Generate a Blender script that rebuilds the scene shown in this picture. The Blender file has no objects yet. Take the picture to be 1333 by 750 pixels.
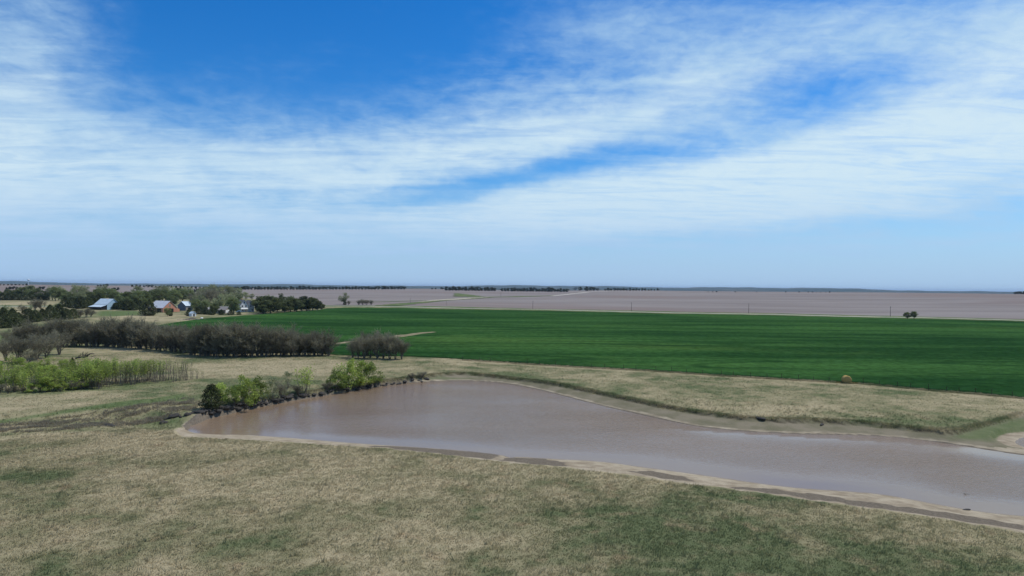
import bpy, math
import numpy as np
from math import radians as R_, sin, cos, pi

SC = bpy.context.scene
COL = SC.collection
# ------------------------------------------------------------------ camera
F = 888.7; CH = 22.0
PIT = 2.0/F; ROLL = math.atan(13/1333)
fw = np.array([0, cos(PIT), -sin(PIT)]); u0 = np.array([0, sin(PIT), cos(PIT)]); r0 = np.array([1., 0, 0])
RT = cos(ROLL)*r0 + sin(ROLL)*u0
UP = -sin(ROLL)*r0 + cos(ROLL)*u0
cam_d = bpy.data.cameras.new('camera'); cam = bpy.data.objects.new('camera', cam_d); COL.objects.link(cam)
import mathutils
M4 = mathutils.Matrix.Identity(4)
for i in range(3):
    M4[i][0] = RT[i]; M4[i][1] = UP[i]; M4[i][2] = -fw[i]
M4[2][3] = CH
cam.matrix_world = M4
cam_d.sensor_width = 36; cam_d.lens = 36*F/1333; cam_d.clip_start = 0.5; cam_d.clip_end = 120000
SC.camera = cam
SUN_AZ, SUN_EL = 68.0, 58.0       # azimuth clockwise from the view direction (+Y towards +X)
# ------------------------------------------------------------------ render settings
SC.render.engine = 'CYCLES'
SC.view_settings.view_transform = 'Standard'; SC.view_settings.look = 'None'
SC.view_settings.exposure = 0.0; SC.view_settings.gamma = 1.0; SC.view_settings.use_curve_mapping = False
cy = SC.cycles
cy.max_bounces = 5; cy.diffuse_bounces = 2; cy.glossy_bounces = 2; cy.transmission_bounces = 2; cy.volume_bounces = 0
cy.transparent_max_bounces = 4; cy.sample_clamp_direct = 2.; cy.sample_clamp_indirect = 2.; cy.use_denoising = True; cy.caustics_reflective = False; cy.caustics_refractive = False
try: cy.denoising_input_passes = 'RGB_ALBEDO_NORMAL'; cy.denoiser = 'OPENIMAGEDENOISE'
except Exception: pass
# ------------------------------------------------------------------ node helpers
class NT:
    def __init__(s, tree): s.t = tree; s.n = tree.nodes; s.l = tree.links
    def new(s, typ, **kw):
        nd = s.n.new(typ)
        for k, v in kw.items(): setattr(nd, k, v)
        return nd
    def put(s, sock, v):
        if hasattr(v, 'is_output'): s.l.new(v, sock)
        elif isinstance(v, (tuple, list)) and len(v) == 3 and sock.type == 'RGBA': sock.default_value = (*v, 1)
        else: sock.default_value = v
    def m(s, op, a, b=None, c=None, clamp=False):
        nd = s.new('ShaderNodeMath', operation=op, use_clamp=clamp)
        for i, v in enumerate((a, b, c)):
            if v is not None: s.put(nd.inputs[i], v)
        return nd.outputs[0]
    def add(s, a, b): return s.m('ADD', a, b)
    def mul(s, a, b): return s.m('MULTIPLY', a, b)
    def ss(s, v, lo, hi, a=0., b=1., smooth=True):
        nd = s.new('ShaderNodeMapRange', interpolation_type='SMOOTHSTEP' if smooth else 'LINEAR')
        for k, x in zip(('Value', 'From Min', 'From Max', 'To Min', 'To Max'), (v, lo, hi, a, b)): s.put(nd.inputs[k], x)
        return nd.outputs[0]
    def mix(s, f, a, b, mode='MIX'):
        nd = s.new('ShaderNodeMix', data_type='RGBA', blend_type=mode)
        s.put(nd.inputs[0], f); s.put(nd.inputs[6], a); s.put(nd.inputs[7], b)
        return nd.outputs[2]
    def noise(s, vec, scale, detail=4, rough=.55, dist=0.):
        nd = s.new('ShaderNodeTexNoise')
        if vec is not None: s.l.new(vec, nd.inputs['Vector'])
        nd.inputs['Scale'].default_value = scale; nd.inputs['Detail'].default_value = detail
        nd.inputs['Roughness'].default_value = rough; nd.inputs['Distortion'].default_value = dist
        return nd.outputs[0]
    def mapv(s, vec, scale=(1, 1, 1), rot=(0, 0, 0), loc=(0, 0, 0)):
        nd = s.new('ShaderNodeMapping'); s.l.new(vec, nd.inputs[0])
        nd.inputs['Scale'].default_value = scale; nd.inputs['Rotation'].default_value = rot; nd.inputs['Location'].default_value = loc
        return nd.outputs[0]
    def attr(s, name): return s.new('ShaderNodeAttribute', attribute_name=name).outputs['Fac']

# ------------------------------------------------------------------ world: sky and clouds
W = bpy.data.worlds.new('World'); SC.world = W; W.use_nodes = True
w = NT(W.node_tree); w.n.clear()
wo = w.new('ShaderNodeOutputWorld'); bg = w.new('ShaderNodeBackground'); w.l.new(bg.outputs[0], wo.inputs[0])
SKY_S = 0.1
bg.inputs[1].default_value = SKY_S
sky = w.new('ShaderNodeTexSky', sky_type='NISHITA')
sky.sun_disc = False; sky.sun_elevation = R_(SUN_EL); sky.sun_rotation = R_(SUN_AZ)
sky.altitude = 0; sky.air_density = 1.0; sky.dust_density = 0.3; sky.ozone_density = 4.0
hs = w.new('ShaderNodeHueSaturation'); hs.inputs['Saturation'].default_value = 1.4; hs.inputs['Value'].default_value = 1.0
w.l.new(sky.outputs[0], hs.inputs['Color'])
tc = w.new('ShaderNodeTexCoord'); sep = w.new('ShaderNodeSeparateXYZ'); w.l.new(tc.outputs['Generated'], sep.inputs[0])
X, Y, Z = sep.outputs
AZ = w.m('ARCTAN2', X, Y); EL = w.m('ARCSINE', Z)
cz = w.m('MAXIMUM', w.add(Z, 0.07), 0.02)
cmb = w.new('ShaderNodeCombineXYZ'); w.l.new(w.m('DIVIDE', X, cz), cmb.inputs[0]); w.l.new(w.m('DIVIDE', Y, cz), cmb.inputs[1])
P = cmb.outputs[0]
cae = w.new('ShaderNodeCombineXYZ'); w.l.new(AZ, cae.inputs[0]); w.l.new(EL, cae.inputs[1]); AE = cae.outputs[0]
wn = w.noise(AE, 6.0, 4, .6)
dAZ = w.add(AZ, w.mul(w.add(wn, -.5), .08)); dEL = w.add(EL, w.mul(w.add(w.noise(AE, 9.0, 4, .6), -.5), .022))
BL = [  # px, py, tilt (deg, up to the right), long, short, weight
    (-10, 130, 75, 150, 60, .52), (110, 235, 6, 190, 48, .30), (330, 285, 0, 420, 42, .26),
    (500, 205, 6, 190, 32, .36), (760, 165, 14, 200, 27, .42), (940, 92, 14, 170, 26, .22),
    (900, 248, 6, 230, 34, .82), (1230, 215, 8, 220, 50, .62), (640, 295, 4, 230, 30, .26), (1290, 95, 14, 110, 28, .60),
    (1120, 50, 10, 260, 40, .04), (1330, 15, 10, 110, 24, .22), (690, 100, 22, 220, 50, .24), (330, 200, 5, 160, 30, .10),
    (330, 60, -10, 220, 70, -.20), (230, 130, 30, 120, 25, .12), (430, 60, 40, 130, 22, .10), (560, 130, 20, 160, 24, .12), (610, 246, 12, 95, 11, -.52), (1010, 178, 12, 110, 9, -.12), (560, 30, 0, 200, 50, -.15),
    (740, 212, 10, 60, 9, -.25), (1210, 318, 3, 140, 6, .28), (1100, 345, 0, 420, 20, -.20), (250, 345, 0, 420, 22, -.08), (1040, 305, 2, 200, 7, -.2)]
base = 0.13
tot = None
for (bx, by, ta, sl, s2, wt) in BL:
    yh = 366.5+13*bx/1333
    a0 = math.atan((bx-666.5)/F); e0 = math.atan((yh-by)/F*cos(a0))
    t = R_(ta); ca, sa = cos(t), sin(t)
    dx = w.add(dAZ, -a0); dy = w.add(dEL, -e0)
    p1 = w.m('MULTIPLY_ADD', dx, ca*F/sl, w.mul(dy, sa*F/sl)); p2 = w.m('MULTIPLY_ADD', dx, -sa*F/s2, w.mul(dy, ca*F/s2))
    g = w.m('EXPONENT', w.mul(w.m('MULTIPLY_ADD', p1, p1, w.mul(p2, p2)), -.5))
    tot = w.m('MULTIPLY_ADD', g, wt, tot if tot is not None else base)
# clouds the photo does not show (overhead and behind): an even broken layer
out = w.ss(EL, .40, .62); beh = w.ss(w.m('ABSOLUTE', AZ), .85, 1.2)
tot = w.add(tot, w.mul(w.m('MAXIMUM', out, beh), .25))
n1 = w.noise(w.mapv(P, (1, 1, 1), (0, 0, R_(-20))), 1.1, 9, .62, .5)
n2 = w.noise(w.mapv(P, (.40, 1.3, 1), (0, 0, R_(-16))), 1.2, 7, .55, .9)
n3 = w.noise(w.mapv(AE, (1, 2.2, 1), (0, 0, R_(10))), 26, 6, .6, .3)
amp = w.ss(tot, -.1, .5, .5, 1.15)
f = w.mul(amp, w.add(w.add(w.mul(w.add(n1, -.5), .8), w.mul(w.add(n2, -.5), 1.05)), w.mul(w.add(n3, -.5), .60)))
cov = w.ss(w.add(tot, f), -.06, .99)
n5 = w.noise(w.mapv(P, (.5, 1.5, 1), (0, 0, R_(-18)), (3, 7, 0)), 2.6, 9, .66, .9); n6 = w.noise(w.mapv(AE, (1, 1.7, 1), (0, 0, R_(8))), 42, 5, .62, .4)
cov = w.mul(cov, w.mul(w.ss(n5, .30, .58, .68, 1.), w.ss(n6, .30, .55, .94, 1.)))
n4 = w.noise(w.mapv(AE, (1, 3, 1)), 9, 5, .6)
cc = w.mix(w.ss(w.add(tot, w.mul(w.add(n4, -.5), 1.2)), .2, 1.15), (4.5, 6.6, 8.6), (6.5, 8.15, 9.15))
skyb = w.mix(1., hs.outputs[0], (.80, 1.08, 1.3), 'MULTIPLY')
skyc = w.mix(w.mul(cov, .97), skyb, cc)
hz = w.ss(EL, .0, .17, .85, .0)
skyc = w.mix(hz, skyc, (3.75, 5.65, 8.5))
w.l.new(skyc, bg.inputs[0])
# ------------------------------------------------------------------ sun
sd = bpy.data.lights.new('sun', 'SUN'); sd.energy = 3.6; sd.angle = R_(.55); sd.color = (1, .95, .87)
so = bpy.data.objects.new('sun', sd); COL.objects.link(so)
sdir = mathutils.Vector((sin(R_(SUN_AZ))*cos(R_(SUN_EL)), cos(R_(SUN_AZ))*cos(R_(SUN_EL)), sin(R_(SUN_EL))))
so.rotation_euler = sdir.to_track_quat('Z', 'Y').to_euler(); so.location = (0, 0, 300)

# ------------------------------------------------------------------ general helpers
def ordn(n):
    ones = 'zeroth first second third fourth fifth sixth seventh eighth ninth tenth eleventh twelfth thirteenth fourteenth fifteenth sixteenth seventeenth eighteenth nineteenth'.split()
    tens = {2: 'twent', 3: 'thirt', 4: 'fort', 5: 'fift', 6: 'sixt', 7: 'sevent', 8: 'eight', 9: 'ninet'}
    if n < 20: return ones[n]
    a, b = divmod(n, 10)
    return tens[a]+'ieth' if b == 0 else tens[a]+'y-'+ones[b]
def rank(i, n, a='leftmost', b='rightmost', side='left'):
    return a if i == 0 else b if i == n-1 else f'{ordn(i+1)} from {side}'
def tag(o, label=None, cat=None, group=None, kind=None):
    if label: o['label'] = label
    if cat: o['category'] = cat
    if group: o['group'] = group
    if kind: o['kind'] = kind
    return o
def mesh_np(name, V, Fc, mat=None, attrs=None, smooth=False):
    V = np.asarray(V, np.float32); Fc = np.asarray(Fc, np.int32)
    me = bpy.data.meshes.new(name); k = Fc.shape[1]
    me.vertices.add(len(V)); me.vertices.foreach_set('co', V.ravel())
    me.loops.add(Fc.size); me.loops.foreach_set('vertex_index', Fc.ravel())
    me.polygons.add(len(Fc)); me.polygons.foreach_set('loop_start', np.arange(0, Fc.size, k, dtype=np.int32))
    if smooth: me.polygons.foreach_set('use_smooth', np.ones(len(Fc), bool))
    for an, av in (attrs or {}).items():
        a = me.attributes.new(an, 'FLOAT', 'POINT'); a.data.foreach_set('value', np.asarray(av, np.float32))
    me.update(calc_edges=True)
    if mat: me.materials.append(mat)
    return me
def link(name, me, parent=None, loc=(0, 0, 0), rz=0, sc=(1, 1, 1)):
    o = bpy.data.objects.new(name, me); COL.objects.link(o); o.parent = parent
    o.location = loc; o.rotation_euler = (0, 0, rz); o.scale = sc
    return o
class MB:
    """collects quads / triangles of one mesh"""
    def __init__(s): s.v = []; s.f = []
    def quad(s, a, b, c, d):
        i = len(s.v); s.v += [a, b, c, d]; s.f.append((i, i+1, i+2, i+3))
    def tri(s, a, b, c):
        i = len(s.v); s.v += [a, b, c]; s.f.append((i, i+1, i+2))
    def hexa(s, p):
        i = len(s.v); s.v += [tuple(q) for q in p]
        for q in ((0, 3, 2, 1), (4, 5, 6, 7), (0, 1, 5, 4), (1, 2, 6, 5), (2, 3, 7, 6), (3, 0, 4, 7)): s.f.append(tuple(i+k for k in q))
    def box(s, x0, x1, y0, y1, z0, z1):
        s.hexa([(x0, y0, z0), (x1, y0, z0), (x1, y1, z0), (x0, y1, z0), (x0, y0, z1), (x1, y0, z1), (x1, y1, z1), (x0, y1, z1)])
    def slab(s, a, b, c, d, t):
        p = [np.array(q, float) for q in (a, b, c, d)]
        n = np.cross(p[1]-p[0], p[3]-p[0]); n /= np.linalg.norm(n)
        s.hexa([*(q-n*t for q in p), *p])
    def tube(s, pts, rad, k=6):
        pts = [np.array(p, float) for p in pts]; i0 = len(s.v)
        for j, p in enumerate(pts):
            d = pts[min(j+1, len(pts)-1)]-pts[max(j-1, 0)]; d /= np.linalg.norm(d)+1e-9
            a = np.cross(d, (0.3, 1, .1)); a /= np.linalg.norm(a)+1e-9; b = np.cross(d, a)
            for q in range(k):
                t = 2*pi*q/k; s.v.append(tuple(p+rad[j]*(cos(t)*a+sin(t)*b)))
        for j in range(len(pts)-1):
            for q in range(k):
                s.f.append((i0+j*k+q, i0+j*k+(q+1) % k, i0+(j+1)*k+(q+1) % k, i0+(j+1)*k+q))
        s.f.append(tuple(i0+q for q in range(k))[::-1]); s.f.append(tuple(i0+(len(pts)-1)*k+q for q in range(k)))
    def mesh(s, name, mat, smooth=False):
        me = bpy.data.meshes.new(name); me.from_pydata([tuple(map(float, q)) for q in s.v], [], s.f); me.update()
        if smooth: me.polygons.foreach_set('use_smooth', np.ones(len(me.polygons), bool))
        me.materials.append(mat); return me
def sst(x, a, b):
    t = np.clip((x-a)/(b-a), 0, 1); return t*t*(3-2*t)
_r = np.random.default_rng(5)
SINES = [(_r.uniform(0, 2*pi), _r.uniform(0, 2*pi), _r.uniform(.6, 1.6)) for _ in range(9)]
def wob(x, y, L, k=6, o=0):
    s = 0
    for (a, p, q) in SINES[o:o+k]: s = s+np.sin((x*cos(a)+y*sin(a))*2*pi*q/L+p+1.3*np.sin((x*sin(a)-y*cos(a))*2*pi*q/L/1.7+p*2))
    return s/k
def poly_d(x, y, P, closed=True, att=None):
    """signed distance (negative inside) to a polygon, and the attribute at the nearest edge point"""
    P = np.asarray(P, float); n = len(P); d2 = np.full(x.shape, 1e18); ins = np.zeros(x.shape, bool); A = np.zeros(x.shape)
    for i in range(n if closed else n-1):
        a = P[i]; b = P[(i+1) % n]; e = b-a; L = max(e@e, 1e-9)
        t = np.clip(((x-a[0])*e[0]+(y-a[1])*e[1])/L, 0, 1)
        q = (x-a[0]-t*e[0])**2+(y-a[1]-t*e[1])**2
        if att is not None: A = np.where(q < d2, att[i]*(1-t)+att[(i+1) % n]*t, A)
        d2 = np.minimum(d2, q)
        if closed:
            c = ((a[1] > y) != (b[1] > y)); 
            with np.errstate(divide='ignore', invalid='ignore'):
                xi = (b[0]-a[0])*(y-a[1])/(b[1]-a[1]+1e-12)+a[0]
            ins ^= c & (x < xi)
    d = np.sqrt(d2)
    return np.where(ins, -d, d), A
def smooth_poly(P, it=2, closed=True):
    P = np.asarray(P, float)
    for _ in range(it):
        Q = np.roll(P, -1, 0)
        N = np.empty((2*len(P), P.shape[1])); N[0::2] = .75*P+.25*Q; N[1::2] = .25*P+.75*Q
        P = N if closed else np.vstack([P[:1], N[:-2], P[-1:]])
    return P
def ray(px, py):
    d = fw+(px-666.5)/F*RT+(375-py)/F*UP
    return d/d[1]
def flat(px, py, z=0.):
    d = ray(px, py); t = (z-CH)/d[2]; return (d[0]*t, t)

# ------------------------------------------------------------------ terrain height
ZW = -1.3
POND_PX = [(240, 558), (247, 552), (262, 547), (290, 540), (330, 531), (380, 522), (430, 514), (470, 507), (500, 502), (540, 498), (580, 496), (620, 496), (655, 499),
    (690, 505), (720, 512), (750, 520), (790, 530), (830, 539), (870, 548), (910, 556), (960, 561), (1010, 564), (1060, 566), (1100, 566), (1150, 568), (1200, 573), (1250, 580),
    (1300, 588), (1333, 593), (1450, 606), (1590, 640), (1600, 700), (1450, 690), (1333, 672), (1293, 668.6), (1257, 663.5), (1218, 656.6), (1179, 649), (1143, 643), (1101, 639.5), (1047, 636.5),
    (993, 630.5), (933, 621.5), (880, 614), (840, 609), (800, 603), (768, 600), (735, 598.5), (700, 596.5), (672, 594.8), (664, 596.5), (655, 592.6), (602, 586.8), (540, 582.5), (470, 578), (408, 573), (360, 569), (312, 566), (269, 566), (248, 564)]
BASIN_PX = [(226, 563, 0.06), (234, 553, 0.31), (256, 541, 0.37), (290, 531, 0.37), (340, 521, 0.43), (390, 512, 0.43), (430, 506, 0.43), (470, 499, 0.43), (510, 494, 0.50), (545, 490, 0.56), (569, 487, 0.56), (602, 485.5, 0.56), (635, 488, 0.56), (678, 492.5, 0.56),
    (717, 498.3, 0.56), (755, 505.5, 0.56), (793, 513, 0.56), (840, 523.5, 0.56), (876, 531, 0.56), (921, 537, 0.56), (977, 543.8, 0.62), (1022, 546, 0.62), (1056, 546, 0.62), (1120, 548.5, 0.62), (1145, 551.3, 0.62), (1190, 556.5, 0.62), (1242, 562.5, 0.62), (1265, 556.5, 0.43), (1303, 547.5, 0.37), (1340, 536, 0.31),
    (1500, 520, 0.31), (1750, 600, 0.19), (1700, 760, 0.06), (1500, 724, 0.06), (1333, 693.5, 0.06), (1233, 677.6, 0.06), (1143, 664, 0.06), (1053, 651.5, 0.06), (950, 638, 0.06), (837, 622.4, 0.06), (736, 609.6, 0.06), (645, 600.5, 0.06), (584, 592.7, 0.06), (500, 585, 0.06), (420, 579, 0.06), (350, 574, 0.06), (280, 571.5, 0.06), (238, 569, 0.06)]
POND = smooth_poly([flat(a, b, ZW) for a, b in POND_PX], 1)
_b = smooth_poly([(*flat(a, b, -.1), c) for a, b, c in BASIN_PX], 1)
BASIN, BSTEP = _b[:, :2], _b[:, 2]
POND2 = smooth_poly([flat(a, b, -1.25) for a, b in [(1321, 577), (1325, 572), (1335, 569), (1360, 567), (1400, 571), (1410, 578), (1370, 584), (1335, 583)]], 1)
GULLY = [flat(a, b, -.8) for a, b in [(216, 553), (200, 553), (165, 550), (110, 549), (50, 553), (-60, 562)]]
CX = np.array([-900, -200, 0, 200, 300, 400, 550, 700, 800, 900, 1000, 1100, 1200, 1333, 1500, 2600], float)
CZ = np.array([13, 14, 13.5, 12.5, 8.5, 6.8, 10.5, 6.5, 12.6, 12.2, 12.8, 13.8, 14.6, 14.6, 14, 13], float)
def H(x, y):
    x = np.atleast_1d(np.asarray(x, float)); y = np.atleast_1d(np.asarray(y, float))
    r = np.hypot(x, y)
    pxa = 666.5+F*x/np.maximum(y, r*.25+1e-6)
    zc = np.interp(pxa, CX, CZ)
    z = .18*wob(x, y, 34, 5)*sst(r, 8, 30)*(1-sst(r, 300, 700)) + .05*wob(x, y, 5.5, 6, 2)*(1-sst(r, 150, 260))
    z = z + .8*wob(x, y, 260, 4, 3)*sst(r, 330, 700)*(1-sst(r, 1000, 2000))
    z = z + zc*sst(r, 650, 2300) - (zc+26)*sst(r, 2450, 5000)
    a = np.arctan2(x, y)
    ridge = 30+24*np.sin(a*5.1+.4)+13*np.sin(a*17+1)+8*np.sin(a*41+2)+4*np.sin(a*97)+3*np.sin(a*190+1)
    z = z + np.maximum(ridge+26, 0)*sst(r, 9000, 19000) - 15*sst(r, 22000, 40000)
    z = z + 10*np.sin(a*60+r/900.)*sst(r, 5500, 7500)*(1-sst(r, 9000, 12000))
    m = r < 420
    if m.any():
        xm, ym, zm = x[m], y[m], z[m]
        dg, _ = poly_d(xm, ym, GULLY, closed=False)
        zm = zm-1.05*(1-sst(dg, 2.0, 7.5))*(1-sst(-xm, 60, 90))
        xb = xm+.35*wob(xm, ym, 3.1, 5, 1)+.5*wob(xm, ym, 9, 5, 3); yb = ym+.35*wob(xm, ym, 3.7, 5, 2)+.5*wob(xm, ym, 11, 5, 1)
        db, st = poly_d(xb, yb, BASIN, att=BSTEP)
        ds, _ = poly_d(xm, ym, POND)
        dS = np.maximum(ds, 0); dB = np.maximum(-db, 0)
        foot = np.maximum(zm, -.35)-st
        t = dS/(dS+dB+1e-6)
        zin = ZW+.02+(foot-ZW)*t**.85
        d2, _ = poly_d(xm, ym, POND2)
        zin = np.where(d2 < 3, np.minimum(zin, np.where(d2 > 0, -1.24+.07*d2, -1.25+.3*d2)), zin)
        zin = np.where(ds < 0, ZW+np.maximum(.35*ds, -1.2)-.01, zin)
        k = sst(db, -.25, .45)
        z[m] = zin*(1-k)+zm*k
    return z
TS = np.geomspace(20, 44000, 2600)
def at(px, py):
    d = ray(px, py); x, y, zr = d[0]*TS, TS, CH+d[2]*TS
    h = H(x, y)-zr; i = int(np.argmax(h > 0)) if (h > 0).any() else len(TS)-1
    i = max(i, 1); f = h[i-1]/(h[i-1]-h[i]+1e-12); f = min(max(f, 0), 1)
    t = TS[i-1]+(TS[i]-TS[i-1])*f
    X_, Y_ = d[0]*t, t
    return np.array([X_, Y_, float(H(X_, Y_)[0])])
def atl(pts): return [at(*p)[:2] for p in pts]

# ------------------------------------------------------------------ materials
def new_mat(name):
    m = bpy.data.materials.new(name); m.use_nodes = True; t = NT(m.node_tree); b = t.n['Principled BSDF']
    b.inputs['Specular IOR Level'].default_value = 0.; b.inputs['Roughness'].default_value = 1.
    return m, t, b
def objco(t): return t.new('ShaderNodeTexCoord').outputs['Object']
def simple(name, col, rough=.8, var=.25, scale=3., spec=.2):
    m, t, b = new_mat(name); c = objco(t)
    n = t.noise(c, scale, 5, .6)
    v = t.ss(n, .25, .75, 1-var, 1+var)
    t.put(b.inputs['Base Color'], t.mix(1., col, v, 'MULTIPLY')); b.inputs['Roughness'].default_value = rough; b.inputs['Specular IOR Level'].default_value = spec
    return m
TAN, OLV, GRN = (.345, .290, .180), (.218, .198, .112), (.108, .128, .062)
def pasture_color(t, c, tan=None, green=None):
    a = t.noise(c, .035, 5, .6, .4); b_ = t.noise(c, .16, 5, .62, .3); d = t.noise(c, 1.1, 4, .65)
    v = t.add(t.add(t.mul(a, .95), t.mul(b_, .75)), t.add(t.mul(d, .15), t.mul(t.noise(c, .45, 3, .6), .15)))   # mean 1.0
    if tan is not None: v = t.add(v, t.mul(tan, .13))
    if green is not None: v = t.add(v, t.mul(green, -.15))
    col = t.mix(t.ss(v, .77, .97), GRN, OLV); col = t.mix(t.ss(v, .90, 1.17), col, TAN)
    a2 = t.noise(t.mapv(c, (1, 1, 1), loc=(40, 9, 0)), .3, 4, .6)
    col = t.mix(t.ss(a2, .56, .72, 0, .5), col, (.30, .22, .135))
    return col
def ground_material():
    m, t, b = new_mat('ground'); c = objco(t)
    A = {k: t.attr(k) for k in ('soil', 'sand', 'mud', 'green', 'tan', 'far', 'lush', 'short', 'bank')}
    nb = t.noise(c, .5, 5, .65)
    col = pasture_color(t, c, A['tan'], A['green'])
    nf = t.noise(c, 3.5, 4, .7)
    shortc = t.mix(t.ss(t.noise(c, .22, 5, .6), .35, .65), (.150, .138, .088), (.215, .185, .130))
    col = t.mix(A['short'], col, shortc)
    lushc = t.mix(t.ss(nb, .3, .7), (.080, .118, .045), (.125, .155, .070))
    col = t.mix(A['lush'], col, lushc)
    wy = t.mapv(c, (.25, 1, 1), (0, 0, R_(8)))
    soilc = t.mix(t.ss(t.noise(wy, .012, 6, .6, .5), .32, .68), (.188, .164, .152), (.248, .221, .206))
    soilc = t.mix(t.ss(t.noise(t.mapv(c, (.1, 1, 1), (0, 0, R_(-5))), .03, 4, .6), .5, .75, 0, .5), soilc, (.175, .152, .142))
    soilc = t.mix(t.ss(t.noise(t.mapv(c, (.6, 1, 1)), .0022, 3, .5), .5, .60, 0, .75), soilc, (.195, .155, .140))
    col = t.mix(A['soil'], col, soilc)
    farc = t.mix(t.ss(t.noise(t.mapv(c, (.5, 1, 1)), .0012, 5, .65), .50, .66), (.022, .036, .024), (.11, .10, .07))
    col = t.mix(A['far'], col, farc)
    sandc = t.mix(t.ss(nb, .3, .7), (.235, .190, .132), (.385, .325, .235))
    sandc = t.mix(t.ss(nf, .55, .75, 0, .35), sandc, (.2, .16, .11))
    col = t.mix(t.ss(t.add(A['sand'], t.mul(t.add(nb, -.5), .5)), .3, .7), col, sandc)
    bank_shade_c = t.mix(t.ss(nf, .3, .7), (.035, .029, .022), (.085, .07, .05))  # dark earth of the cut face, with its shade painted into the colour
    col = t.mix(A['bank'], col, bank_shade_c)
    mudc = t.mix(t.ss(nf, .3, .7), (.105, .088, .068), (.185, .155, .118))
    col = t.mix(t.ss(t.add(A['mud'], t.mul(t.add(nb, -.5), .5)), .35, .65), col, mudc)
    t.put(b.inputs['Base Color'], col); bp = t.new('ShaderNodeBump'); bp.inputs['Strength'].default_value = .5; bp.inputs['Distance'].default_value = .25
    t.l.new(t.noise(c, 2.2, 6, .7), bp.inputs['Height']); t.l.new(bp.outputs[0], b.inputs['Normal'])
    return m
M_GROUND = ground_material()
def leaf_mat(name, c0, c1, trans=.35, spread=.25):
    m, t, b = new_mat(name)
    oi = t.new('ShaderNodeObjectInfo'); tint = t.attr('tint')
    col = t.mix(tint, c0, c1)
    col = t.mix(1., col, t.ss(oi.outputs['Random'], 0, 1, 1-spread, 1+spread, False), 'MULTIPLY')
    t.put(b.inputs['Base Color'], col)
    tr = t.new('ShaderNodeBsdfTranslucent'); t.put(tr.inputs[0], col)
    mx = t.new('ShaderNodeMixShader'); mx.inputs[0].default_value = trans
    t.l.new(b.outputs[0], mx.inputs[1]); t.l.new(tr.outputs[0], mx.inputs[2]); t.l.new(mx.outputs[0], t.n['Material Output'].inputs[0])
    return m
L_CEDAR = leaf_mat('cedar_foliage', (.042, .056, .028), (.11, .125, .055), .3)
L_EVER = leaf_mat('evergreen_foliage', (.045, .060, .032), (.18, .20, .085), .4)
L_LEAFY = leaf_mat('green_foliage', (.11, .14, .06), (.25, .28, .12), .5)
L_PALE = leaf_mat('pale_foliage', (.21, .235, .125), (.39, .40, .22), .5)
L_BRIGHT = leaf_mat('bright_foliage', (.20, .275, .055), (.43, .50, .13), .5)
L_TWIG = leaf_mat('twigs', (.152, .143, .100), (.37, .338, .240), .35, .3)
L_BUD = leaf_mat('budding_twigs', (.17, .155, .09), (.30, .28, .14), .45, .3)
L_REED = leaf_mat('dry_weeds', (.26, .22, .155), (.46, .39, .27), .45)
L_FAR = leaf_mat('far_foliage', (.032, .042, .030), (.075, .085, .050), .3, .3)
BARK = simple('bark', (.14, .12, .095), .95, .35, 6)
GBARK = simple('grey_bark', (.15, .125, .105), .95, .3, 6)

# ------------------------------------------------------------------ ground sheet
def ring_r():
    r = [4.0]
    while r[-1] < 44000:
        q = r[-1]; k = .02 if q < 45 else .0052 if q < 320 else .010 if q < 3200 else .022
        r.append(q*(1+k))
    return np.array(r)
RR = ring_r()
AA = np.concatenate([np.arange(-180, -46, 2.), np.arange(-46, 46, .17), np.arange(46, 180, 2.)])*pi/180
rg, ag = np.meshgrid(RR, AA, indexing='ij')
gx, gy = (rg*np.sin(ag)).ravel(), (rg*np.cos(ag)).ravel()
gz = H(gx, gy)
nr, na = len(RR), len(AA)
ii, jj = np.meshgrid(np.arange(nr-1), np.arange(na), indexing='ij'); jn = (jj+1) % na
FQ = np.stack([ii*na+jj, (ii+1)*na+jj, (ii+1)*na+jn, ii*na+jn], -1).reshape(-1, 4)[:, ::-1]
gr = np.hypot(gx, gy); gpx = 666.5+F*gx/np.maximum(gy, gr*.2+1e-6)
ROAD_PX = [(-300, 399), (100, 399), (420, 399), (452, 398.8), (528, 399.8), (660, 402.3), (748, 404.3), (880, 407.5), (1000, 409.3), (1100, 412), (1205, 413.9), (1333, 417.3), (1500, 422), (1800, 431)]
ROAD = np.array(atl(ROAD_PX))
def rtab(pxs):  # distance along the ray as a function of the photo column
    q = np.array([at(*p) for p in pxs]); return np.array([p[0] for p in pxs], float), np.hypot(q[:, 0], q[:, 1])
sx_, sr_ = rtab([(-250, 384), (0, 384), (100, 385), (240, 386), (330, 389), (415, 397), (440, 398), (452, 397.7), (528, 398.6), (660, 401.2), (748, 403.2), (880, 406.3), (1000, 408), (1100, 410.7), (1205, 412.7), (1333, 416), (1600, 424)])
soil = sst(gr/np.interp(gpx, sx_, sr_), .99, 1.01)*(1-sst(gr, 2550, 2800))*(gy > 0)
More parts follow.
